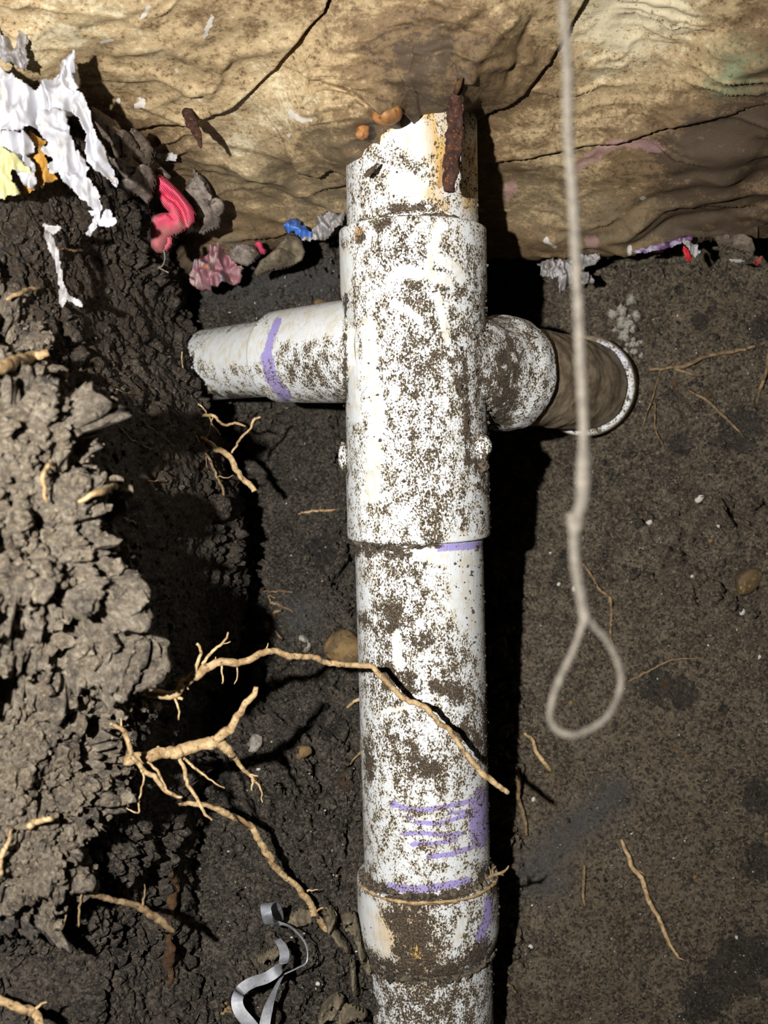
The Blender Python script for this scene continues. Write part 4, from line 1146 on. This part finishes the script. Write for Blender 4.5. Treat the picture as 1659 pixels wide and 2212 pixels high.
def pillow(name, poly, d, mat, parent=None, thick=.012, soft=22, amp=.002, freq=90, seed=0, step=2.5, lines=(), tilt=(0, 0), attrs=None):
    """a soft closed lump with a given outline: front and back shells meeting at the rim"""
    poly = [tuple(q) for q in poly]
    xs, ys = [q[0] for q in poly], [q[1] for q in poly]
    gx = np.arange(min(xs) - step, max(xs) + 2 * step, step)
    gy = np.arange(min(ys) - step, max(ys) + 2 * step, step)
    X, Y = np.meshgrid(gx, gy)
    cx, cy = (min(xs) + max(xs)) / 2, (min(ys) + max(ys)) / 2
    dd = d(X, Y) if callable(d) else d + tilt[0] * (X - cx) / 100 + tilt[1] * (Y - cy) / 100
    C = P(X, Y, dd)
    eb = dist_poly(X, Y, poly + [poly[0]])
    ins_v = inside(X, Y, poly)
    eb = np.where(ins_v, eb, 0)
    u = np.clip(eb / soft, 0, 1)
    prof_ = np.sqrt(np.clip(1 - (1 - u) ** 2, 0, 1))
    h = thick * prof_ + prof_ * amp * (fbm(C * freq, 4, seed, .6) * 1.2 + (1 - np.abs(fbm(C * freq * .6, 2, seed + 8))) * 1.2)
    for pts, a, wd in lines:
        h = h + a * prof_ * np.exp(-(dist_poly(X, Y, pts) / wd) ** 2)
    Fv, Bv = C.copy(), C.copy()
    Fv[..., 1] -= h
    Bv[..., 1] += thick * .6 * prof_
    ins = inside(X[:-1, :-1] + step / 2, Y[:-1, :-1] + step / 2, poly)
    base = grid_faces(len(gy), len(gx)).reshape(len(gy) - 1, len(gx) - 1, 4)[ins]
    n = X.size
    rim = (prof_.reshape(-1) < 1e-6)
    back = base + n
    back = np.where(rim[base], base, back)[:, ::-1]
    fc = np.vstack([base, back])
    used = np.unique(fc)
    remap = -np.ones(2 * n, int)
    remap[used] = np.arange(len(used))
    VV = np.vstack([Fv.reshape(-1, 3), Bv.reshape(-1, 3)])[used]
    at = {k: np.concatenate([f(X, Y).reshape(-1)] * 2)[used] for k, f in (attrs or {}).items()}
    return mesh_obj(name, VV, remap[fc], M[mat], parent, attrs=at)

# torn white plastic at upper left
tp = empty('torn_plastic_film', P(80, 500, .46))
tag(tp, 'crumpled torn white plastic film hanging at the upper left', 'plastic film')
sheet('film_body', [(-60, 150), (-5, 135), (12, 160), (40, 175), (72, 192), (98, 182), (122, 150), (135, 125), (158, 135), (168, 165), (172, 205), (165, 250), (145, 262), (120, 255), (95, 275), (60, 285), (30, 290), (-60, 300)], .455, 'plastic', tp, .012, 40, 1, tilt=(.015, 0))
sheet('film_fin', [(138, 130), (163, 112), (166, 132), (158, 165), (170, 190), (158, 205), (146, 175)], .452, 'plastic', tp, .006, 60, 2)
sheet('film_strip', [(150, 210), (172, 195), (188, 222), (200, 270), (215, 300), (228, 318), (232, 345), (244, 370), (257, 398), (248, 400), (230, 384), (208, 372), (192, 350), (190, 320), (188, 290), (170, 255), (152, 232)], .462, 'plastic', tp, .007, 50, 3, tilt=(.02, .01), lines=[([(165, 215), (190, 270), (205, 340), (240, 385)], -.005, 6)])
sheet('film_strip', [(85, 250), (120, 235), (145, 245), (150, 275), (160, 300), (165, 325), (185, 345), (195, 370), (192, 390), (205, 400), (225, 435), (228, 455), (218, 475), (210, 495), (192, 508), (184, 502), (198, 480), (205, 455), (185, 440), (165, 420), (140, 395), (135, 378), (115, 380), (108, 368), (118, 345), (95, 335), (110, 315), (90, 290)], .458, 'plastic', tp, .010, 45, 4, tilt=(.01, .008), lines=[([(130, 380), (170, 400), (220, 440)], .005, 10), ([(100, 290), (150, 300)], .004, 8)])
sheet('film_flap', [(-60, 285), (30, 280), (60, 290), (70, 312), (62, 340), (78, 360), (84, 392), (70, 412), (52, 400), (40, 370), (15, 330), (-60, 320)], .452, 'plastic', tp, .008, 45, 5)
sheet('film_tatter', [(188, 452), (215, 455), (240, 450), (252, 485), (235, 495), (222, 490), (205, 470)], .475, 'plastic', tp, .003, 60, 6)
g = sheet('crumpled_plastic', [(-60, 40), (0, 60), (18, 92), (30, 80), (58, 70), (70, 102), (66, 130), (78, 158), (70, 168), (45, 150), (20, 145), (0, 130), (-60, 140)], .49, 'plastic_grey', None, .016, 45, 7)
tag(g, 'grey crumpled plastic tuft above the white film at the left edge', 'plastic film')
g = sheet('yellow_plastic_sheet', [(-60, 310), (10, 322), (40, 340), (62, 362), (70, 374), (52, 372), (30, 372), (24, 380), (34, 400), (46, 420), (40, 428), (25, 425), (0, 430), (-60, 430)], .442, 'plastic_yellow', None, .007, 40, 8)
tag(g, 'pale yellow plastic sheet with a torn edge at the left', 'plastic sheet')
g = sheet('orange_stained_sheet', [(66, 285), (95, 300), (100, 330), (108, 368), (124, 384), (112, 396), (90, 408), (60, 420), (46, 415), (50, 380)], .478, 'plastic_orange', None, .006, 40, 9)
tag(g, 'orange-brown stained sheet behind the white plastic film', 'plastic sheet')
g = sheet('plastic_strip', [(98, 490), (112, 505), (126, 540), (132, 580), (138, 615), (150, 635), (172, 648), (176, 662), (160, 658), (146, 650), (142, 668), (130, 655), (128, 620), (122, 580), (108, 540), (92, 505)], lambda X, Y: .462 + (Y - 490) * .00006, 'plastic_grey', None, .004, 50, 10)
tag(g, 'narrow dirty white plastic strip hanging on the dark left bank', 'plastic strip')
g = sheet('plastic_scrap', [(96, 486), (135, 490), (128, 498), (110, 505), (98, 498)], .455, 'plastic_grey', None, .003, 60, 11)
tag(g, 'small pointed grey plastic scrap above the narrow plastic strip', 'plastic scrap')

# muddy cloth behind, pink knit glove hanging from it
mc = empty('muddy_cloth', P(270, 430, .62))
tag(mc, 'mud-caked brown cloth bunched up left of the pink glove', 'cloth')
pillow('cloth_fold', [(205, 262), (222, 248), (246, 262), (262, 284), (288, 296), (300, 318), (290, 345), (268, 352), (248, 338), (240, 310), (222, 296)], .600, 'clothbrown', mc, .012, 16, .012, 80, 12, tilt=(.03, .02), lines=[([(225, 270), (260, 310), (285, 330)], .008, 7)])
pillow('cloth_fold', [(268, 290), (296, 282), (322, 306), (336, 328), (330, 350), (312, 366), (292, 356), (280, 334), (262, 316)], .625, 'clothbrown', mc, .012, 14, .012, 80, 62, tilt=(.02, .02), lines=[([(280, 300), (320, 340)], -.008, 6)])
pillow('cloth_fold', [(238, 345), (262, 350), (285, 342), (308, 360), (330, 366), (338, 392), (330, 425), (318, 440), (300, 424), (276, 418), (256, 402), (242, 380)], .630, 'clothgrey', mc, .014, 18, .012, 70, 63, tilt=(.02, .02), lines=[([(255, 365), (320, 390)], .008, 7), ([(270, 395), (325, 415)], -.009, 6)])
gl = empty('pink_glove', P(340, 545, .69))
tag(gl, 'folded pink knit glove hanging from muddy cloth at the left', 'glove')
pillow('glove_cuff', [(318, 345), (330, 340), (350, 360), (372, 382), (360, 392), (340, 384), (330, 400), (322, 440), (326, 470), (318, 450), (300, 420), (290, 390), (300, 370)], .668, 'clothgrey', gl, .010, 20, .004, 70, 13)
pillow('glove_palm', [(338, 384), (348, 378), (362, 388), (380, 405), (398, 425), (414, 445), (423, 462), (420, 480), (408, 492), (396, 500), (380, 508), (366, 514), (362, 528), (352, 546), (338, 546), (327, 534), (326, 505), (328, 480), (332, 468), (350, 462), (366, 460), (352, 446), (345, 428), (338, 405)], .662, 'pink', gl, .013, 18, .002, 90, 14,
       lines=[([(362, 425), (384, 440), (396, 458), (404, 488)], -.012, 6), ([(350, 400), (385, 425), (412, 460)], .006, 9), ([(345, 452), (366, 462), (380, 480)], -.006, 5), ([(340, 490), (370, 480)], .006, 12)], attrs=dict(dirt=lambda X, Y: np.clip((Y - 450) / 90, 0, 1)))
pillow('glove_finger', [(360, 512), (372, 512), (374, 525), (366, 538), (356, 545), (355, 535), (361, 526)], .652, 'pink', gl, .006, 7, .0012, 90, 15, attrs=dict(dirt=lambda X, Y: Y * 0 + .4))
tube('loose_thread', spline([tuple(P(*q)) for q in [(354, 540, .66), (356, 560, .665), (350, 575, .67), (342, 577, .67), (352, 583, .668), (364, 589, .668)]], 40), .0008, M['clothgrey'], gl, 7)
g = pillow('grey_rag', [(395, 420), (408, 395), (425, 375), (440, 382), (452, 400), (462, 428), (455, 445), (470, 455), (478, 475), (474, 492), (452, 500), (440, 507), (420, 500), (402, 508), (398, 480), (412, 470), (424, 462), (415, 445)], .70, 'clothgrey', None, .014, 24, .006, 55, 16)
tag(g, 'torn grey rag behind the pink glove', 'rag')
g = pillow('lint_ball', [(455, 432), (468, 427), (482, 432), (486, 445), (482, 460), (472, 468), (460, 462), (453, 448)], .69, 'clothgrey', None, .008, 14, .003, 110, 17)
tag(g, 'small grey lint ball on the torn rag beside the pink glove', 'lint')
g = sheet('dry_leaf_strip', [(415, 362), (424, 368), (436, 392), (450, 412), (460, 428), (452, 434), (438, 420), (424, 395)], .69, 'clothgrey', None, .004, 60, 18)
tag(g, 'narrow dry grey strip leaning above the lint ball', 'strip')
g = sheet('grey_plastic_flake', [(330, 335), (350, 330), (386, 330), (382, 346), (360, 350), (345, 345)], .67, 'plastic_grey', None, .004, 60, 19)
tag(g, 'pale grey plastic flake above the pink glove', 'plastic scrap')

# rubbish on the ledge left of the pipe
g = sheet('crumpled_wrapper', [(412, 605), (420, 580), (432, 556), (450, 545), (470, 535), (478, 522), (486, 540), (500, 555), (508, 570), (522, 580), (518, 600), (500, 612), (478, 622), (460, 634), (438, 632), (415, 620)], .765, 'wrapper', None, .022, 42, 20, lines=[([(478, 525), (470, 560), (450, 600)], .010, 10), ([(440, 560), (500, 600)], -.008, 8)])
tag(g, 'crumpled pinkish printed wrapper on the ledge left of the pipe', 'wrapper')
g = pillow('white_rag', [(492, 540), (510, 525), (535, 528), (556, 538), (562, 550), (550, 565), (535, 575), (520, 572), (500, 562)], .752, 'clothgrey', None, .008, 14, .005, 80, 21)
tag(g, 'dirty white rag lump right beside the pinkish wrapper', 'rag')
g = pillow('pink_scrap', [(548, 530), (556, 522), (566, 524), (570, 538), (576, 540), (572, 550), (562, 548), (556, 536)], .742, 'pinkplain', None, .006, 6, .0015, 90, 22)
tag(g, 'tiny bright pink cloth scrap between two rags on the ledge', 'cloth scrap')
g = pillow('grey_beige_cloth', [(548, 590), (562, 566), (575, 560), (590, 545), (608, 524), (625, 508), (640, 508), (652, 520), (660, 545), (652, 562), (630, 575), (610, 582), (585, 585), (570, 592), (555, 598)], .748, 'fluff', None, .012, 18, .007, 60, 23, lines=[([(600, 540), (640, 550)], -.006, 5), ([(620, 520), (600, 575)], .006, 9)])
tag(g, 'grey-beige cloth lump on the ledge below the blue plastic', 'cloth')
g = sheet('blue_plastic_scrap', [(612, 492), (628, 470), (640, 472), (660, 490), (676, 502), (674, 515), (660, 512), (656, 520), (645, 514), (635, 500), (625, 508)], .722, 'blue', None, .010, 55, 24)
tag(g, 'blue plastic scrap against the concrete left of the pipe', 'plastic scrap')
g = sheet('clear_plastic_scrap', [(676, 500), (690, 470), (710, 464), (745, 462), (745, 495), (725, 500), (712, 510), (694, 522), (665, 530), (655, 525), (672, 515)], .728, 'plastic_grey', None, .014, 50, 25)
tag(g, 'crumpled greyish clear plastic between blue scrap and pipe', 'plastic scrap')

# rubbish under the concrete on the right
g = sheet('crumpled_grey_film', [(1160, 575), (1185, 565), (1210, 560), (1240, 562), (1262, 556), (1285, 558), (1290, 570), (1270, 580), (1252, 585), (1278, 600), (1278, 614), (1258, 618), (1235, 610), (1222, 625), (1212, 638), (1202, 628), (1200, 605), (1185, 610), (1165, 600)], .755, 'plastic_grey', None, .020, 48, 30)
tag(g, 'crumpled grey film behind the string, under the concrete edge', 'plastic film')
g = sheet('printed_strip', [(1362, 545), (1395, 536), (1440, 524), (1475, 514), (1498, 514), (1490, 522), (1455, 533), (1415, 545), (1375, 551)], .712, 'printed', None, .004, 60, 31)
tag(g, 'long printed plastic strip with purple and orange under the right concrete edge', 'plastic strip')
g = sheet('red_scrap', [(1474, 532), (1486, 540), (1492, 552), (1494, 562), (1486, 568), (1480, 556)], .708, 'red', None, .003, 60, 32)
tag(g, 'bright red plastic scrap below the printed strip', 'plastic scrap')
g = sheet('grey_scrap', [(1470, 520), (1490, 524), (1506, 532), (1512, 545), (1502, 556), (1494, 552), (1484, 540)], .711, 'plastic_grey', None, .005, 60, 33)
tag(g, 'small grey plastic scrap joined behind the bright red scrap', 'plastic scrap')
g = pillow('grey_cloth_fold', [(1542, 512), (1570, 505), (1600, 508), (1618, 520), (1625, 545), (1620, 560), (1608, 545), (1590, 540), (1570, 535), (1552, 530)], .708, 'clothbrown', None, .010, 12, .006, 60, 34)
tag(g, 'grey-brown cloth fold under the concrete at the right', 'cloth')
g = sheet('faded_red_scrap', [(1626, 568), (1638, 556), (1648, 554), (1646, 566), (1634, 576)], .708, 'brownred', None, .003, 60, 35)
tag(g, 'faded red scrap at the right edge under the concrete', 'plastic scrap')
g = sheet('white_sliver', [(1574, 560), (1600, 560), (1612, 564), (1600, 568), (1578, 566)], .715, 'plastic_grey', None, .002, 60, 36)
tag(g, 'thin whitish sliver left of the faded red scrap', 'plastic scrap')

# white crust above the elbow socket
cr = empty('lime_crust', back_at(1350, 700))
tag(cr, 'lumpy white crust on the soil above the elbow socket', 'crust')
r = np.random.default_rng(3)
for k in range(34):
    t_ = k / 33
    a, b = 1342 + 30 * t_ + r.normal(0, 9), 672 + 90 * t_ + r.normal(0, 9)
    s_ = (.0062 - .0030 * t_) * r.uniform(.5, 1.2)
    blob_obj('crust_lump', back_at(a, b, s_ * .4), (s_, s_ * .8, s_), M['lime'], cr, 100 + k, .5, 2, 2.2)

# ================================================================== iron, stones, strap
def rusty(label, pts, rads, seed, flat=1.0):
    q = spline([tuple(P(*e)) + (v,) for e, v in zip(pts, rads)], 90)
    V, R = tube_arrays(q[:, :3], q[:, 3] / F * q[:, 1], 22)
    n = fbm(V * np.array([300, 300, 110]), 4, seed, .65)
    f1, _ = worley(V * np.array([260, 260, 120]), seed)
    V = V + R * (q[:, 3] / F * q[:, 1])[:, None, None] * ((n * .35 + (.5 - f1) * .35)[..., None])
    f = [tuple(e) for e in grid_faces(90, 22, True)] + [tuple(range(22))[::-1], tuple(89 * 22 + k for k in range(22))]
    o = mesh_obj('rusty_spike', V.reshape(-1, 3), f, M['rust'])
    tag(o, label, 'iron spike')
    return o
o = rusty('long flaky rusted iron spike hanging from the concrete in front of the pipe', [(990, 165, .572), (986, 215, .582), (982, 270, .588), (978, 330, .585), (973, 380, .583), (970, 412, .582)], [8, 15, 17, 18, 16, 12], 4)
tube('rust_flake', [P(986, 200, .574), P(992, 185, .570), P(998, 168, .568)], [.0022, .003, .001], M['rustsoil'], o, 8, .6, 4)
dn = con_depth(415, 240)
rusty('short rusted iron spike sticking from the concrete at the left', [(402, 228, dn), (410, 255, dn - .02), (424, 285, dn - .035), (434, 318, dn - .045)], [10, 11, 9, 3], 6)
o = blob_obj('orange_pebble', P(838, 248, .588), (.0118, .009, .0080), M['stone_orange'], None, 12, .08, 3, rot=-.2)
tag(o, 'smooth orange-brown pebble wedged where the pipe enters the concrete', 'pebble')
o = blob_obj('mortar_crumb', P(783, 286, .596), (.0055, .004, .0058), M['stone_orange'], None, 14, .35, 3)
tag(o, 'rough orange mortar crumb left of the smooth pebble', 'mortar crumb')
o = pillow('mud_sliver', [(782, 380), (795, 366), (815, 352), (818, 354), (808, 372), (795, 382)], .608, 'sliver', None, .0015, 6, .0005, 90, 41)
tag(o, 'thin brown mud sliver stuck on the upper pipe', 'mud sliver')
def stone(label, px, py, rad, mat, seed, out=.3, rot=0.0, amp=.16, name='stone', cat='stone', group=None, sub=3):
    c = back_at(px, py, rad[1] * out)
    o = blob_obj(name, c, rad, M[mat], None, seed, amp, sub, 1.1, rot, facets=9)
    tag(o, label, cat, group)
    return o
stone('yellow-brown stone half hidden behind the lower pipe', 742, 1406, (.022, .014, .020), 'stone_tan', 21, .35, .5)
stone('brown angular stone set in the soil at the right edge', 1606, 1252, (.019, .010, .014), 'stone_yellow', 22, .2, -.7, .2)
stone('pale rounded stone left of the pipe above the long root', 652, 1384, (.012, .008, .011), 'lime', 23, .0, 0, .2)
stone('dark tan stone in the shaded hollow below the left branch', 470, 1010, (.014, .012, .021), 'stone_tan', 24, .3)
stone('rounded ochre stone beside the metal strap at the bottom', 492, 2182, (.011, .008, .012), 'stone_tan', 25, .35)
stone('small brown stone in the soil right of the forked root', 655, 1640, (.009, .006, .008), 'stone_tan', 26, .2)
stone('whitish torn shell-like chip right of the forked root', 552, 1607, (.009, .004, .014), 'lime', 27, .3, .4, .35, 'white_chip', 'chip')
stone('tan pebble below the wrapper ledge beside the tee', 690, 648, (.012, .006, .005), 'stone_tan', 28, .3)
stone('long grey chip beside the pale broken root', 327, 1783, (.006, .003, .002), 'stone_white', 29, 2.0, -.5, .2, 'grey_chip', 'chip')
WP = [(727, 1893, 4), (1155, 1725, 6), (1143, 2045, 6), (1230, 1520, 8), (1237, 1270, 8), (800, 2112, 9), (1500, 1895, 5), (1590, 2025, 5), (680, 2125, 5), (565, 545, 0), (1385, 1188, 5), (1450, 1178, 4), (1535, 1168, 6), (1550, 1138, 5), (1602, 1325, 8), (735, 580, 6), (1210, 1265, 5), (1640, 1420, 6), (1287, 1700, 4), (560, 1660, 4), (1530, 1395, 4), (660, 1985, 4), (1495, 1245, 4), (1190, 1195, 4), (1655, 1800, 4), (1405, 1130, 7), (1510, 1080, 9)]
names = ['by the coupling on the left soil', 'on brown soil right of the lower pipe', 'right of the bottom pipe', 'inside the string loop', 'above the string loop', 'against the bottom pipe on the left', 'right of the long thin root', 'below the right end of the long thin root', 'near the metal strap', '', 'on the dark soil right of the string knot', 'second right of the string knot', 'on the dark crust left of the brown stone', 'high above the brown stone', 'below the brown angular stone', 'on the ledge beside the tee', 'left of the string below its knot', 'at the right edge below the brown stone', 'below the string loop', 'right of the forked root tip', 'between brown stone and dark stain', 'left of the coupling near the long root', 'left of the brown stone', 'left of the string knot', 'at the far right edge of the brown soil', 'right of the string above its knot', 'on the cracked dark soil at right']
for k, ((a, b, s_), nm) in enumerate(zip(WP, names)):
    if not s_: continue
    s = s_ * .00042 * 1.15
    stone('tiny pale grit pebble ' + nm, a, b, (s * rnd.uniform(.8, 1.3), s * .7, s), 'stone_white' if k % 3 else 'stone_tan', 130 + k, .5, rnd.uniform(-1, 1), .2, 'grit_pebble', 'pebble', 'grit pebbles in the soil', 2)
# rust streak crust
rp = [(372, 1888), (382, 1905), (378, 1935), (366, 1965), (368, 1990), (376, 2000)]
o = tube('rust_streak', spline([tuple(front_at(a, b, .0005)) for a, b in rp], 50), np.interp(np.linspace(0, 1, 50), [0, .3, .6, 1], [.002, .0035, .004, .001]), M['rustsoil'], None, 12, .5, 5)
tag(o, 'narrow rust-brown crust streak above the grey broken root', 'rust crust')
rp = [(362, 2015), (370, 2045), (366, 2080), (372, 2108), (366, 2122)]
o = tube('rust_streak', spline([tuple(front_at(a, b, .0005)) for a, b in rp], 50), np.interp(np.linspace(0, 1, 50), [0, .3, .8, 1], [.003, .0045, .004, .001]), M['rustsoil'], None, 12, .5, 7)
tag(o, 'wider rust-brown crust streak below the grey broken root', 'rust crust')

# galvanised strap: a flat band with a curl
def band(name, pts, parent, width_dirs, half, thick=.0005, n=220):
    """pts px path with depth, width_dirs unit 3-vectors interpolated along the path"""
    c = spline([tuple(P(*q)) for q in pts], n)
    wd = np.array([np.interp(np.linspace(0, 1, n), np.linspace(0, 1, len(width_dirs)), [w[k] for w in width_dirs]) for k in range(3)]).T
    T = np.gradient(c, axis=0); T /= np.linalg.norm(T, axis=1, keepdims=True)
    wd = wd - T * np.sum(wd * T, 1, keepdims=True)
    wd /= np.linalg.norm(wd, axis=1, keepdims=True)
    nn = np.cross(T, wd)
    half = np.interp(np.linspace(0, 1, n), np.linspace(0, 1, len(half)), half)[:, None]
    ring = np.stack([c - wd * half - nn * thick, c + wd * half - nn * thick, c + wd * half + nn * thick, c - wd * half + nn * thick], 1)
    f = [tuple(q) for q in grid_faces(n, 4, True)] + [(3, 2, 1, 0), tuple((n - 1) * 4 + k for k in range(4))]
    o = mesh_obj(name, ring.reshape(-1, 3), f, M['strap'], parent, smooth=False)
    return o
strap = empty('metal_strap', back_at(560, 2205, .004))
tag(strap, 'thin curling galvanised metal strap lying on the soil at the bottom', 'metal strap')
bd = .634
band('strap_band', [(600, 2030, bd + .008), (612, 2050, bd + .004), (614, 2072, bd), (600, 2095, bd - .004), (575, 2112, bd - .006), (545, 2122, bd - .008), (522, 2138, bd - .010), (512, 2160, bd - .012), (518, 2185, bd - .014), (540, 2212, bd - .015), (570, 2250, bd - .016)], strap,
     [(1, .3, 0), (.9, .3, .4), (.5, .4, .7), (.1, .3, 1), (.1, .2, 1), (.3, .4, .8), (.8, .3, .5), (.9, .2, .3), (.8, .1, .5), (.8, .1, .5)], [.003, .0042, .0046, .0046, .0046, .0048, .005, .0052, .0054])
band('strap_band', [(566, 2270, bd - .014), (572, 2212, bd - .010), (582, 2170, bd - .006), (598, 2130, bd - .002), (612, 2105, bd + .004)], strap, [(1, .2, .1), (1, .2, .2), (.9, .6, .3), (.6, 1, .2)], [.0046, .0046, .0040, .002, .0006])
band('strap_band', [(612, 2105, bd + .004), (640, 2092, bd + .004), (662, 2078, bd + .006), (664, 2052, bd + .008), (655, 2030, bd + .01), (635, 2008, bd + .01), (618, 1998, bd + .008), (595, 1993, bd + .004), (588, 1992, bd)], strap, [(.2, 1, .1), (.2, 1, .1), (.3, 1, .2), (.2, 1, .4), (.1, .6, .9)], [.0006, .0006, .0008, .0008, .001, .003])
band('strap_curl', [(592, 1996, bd), (582, 1994, bd - .006), (576, 1975, bd - .010), (574, 1958, bd - .008), (582, 1952, bd), (594, 1960, bd + .008), (602, 1980, bd + .016), (602, 1990, bd + .02)], strap, [(.9, .4, 0), (1, .2, -.2), (1, .3, -.1), (.9, .5, .2), (1, .4, .1), (1, .2, 0)], [.0030, .0042, .0046, .0046, .0046, .0036])

# fibre clumps left of the coupling
def clump(label, poly, lift, seed, mat='fluff', thick=.007, lines=()):
    def df(X, Y):
        return (back_at(X, Y)[..., 1] / K) - lift
    xs = [q[0] for q in poly]; ys = [q[1] for q in poly]
    cx, cy = sum(xs) / len(xs), sum(ys) / len(ys)
    d0 = float(np.median([back_at(a, b)[1] for a, b in poly])) / K - lift
    o = pillow('fibre_clump', poly, d0, mat, None, thick, 9, .011, 120, seed, lines=lines)
    tag(o, label, 'fibre')
    return o
clump('beige fibre clump beside the root end left of the coupling', [(612, 1985), (628, 1966), (650, 1960), (672, 1968), (678, 1984), (655, 1992), (630, 1996)], .004, 51)
clump('small beige fibre tuft at the end of the metal strap', [(552, 2066), (580, 2050), (598, 2040), (606, 2056), (598, 2068), (570, 2070)], .006, 52)
clump('long grey fibre rag hanging down the left side of the coupling', [(735, 1972), (752, 1965), (768, 1972), (776, 2000), (782, 2040), (795, 2070), (804, 2098), (794, 2102), (778, 2080), (770, 2040), (758, 2010), (742, 2000)], .012, 53, 'fluff', .006)
clump('grey fibre strand between the root end and the coupling rag', [(696, 1962), (715, 1955), (728, 1975), (722, 2000), (738, 2020), (755, 2040), (760, 2056), (744, 2050), (726, 2030), (708, 2005)], .008, 54)
clump('curly beige fibre tangle left of the bottom pipe', [(686, 2190), (694, 2170), (712, 2150), (728, 2142), (742, 2150), (744, 2166), (765, 2172), (790, 2180), (795, 2192), (770, 2200), (752, 2212), (728, 2210), (712, 2196), (700, 2212), (688, 2212)], .010, 55, 'fluff', .008, lines=[([(720, 2160), (740, 2190), (770, 2190)], -.006, 5)])
clump('narrow grey fibre wisp below the coupling rag', [(756, 2070), (768, 2075), (770, 2110), (774, 2145), (764, 2150), (756, 2120)], .012, 56)
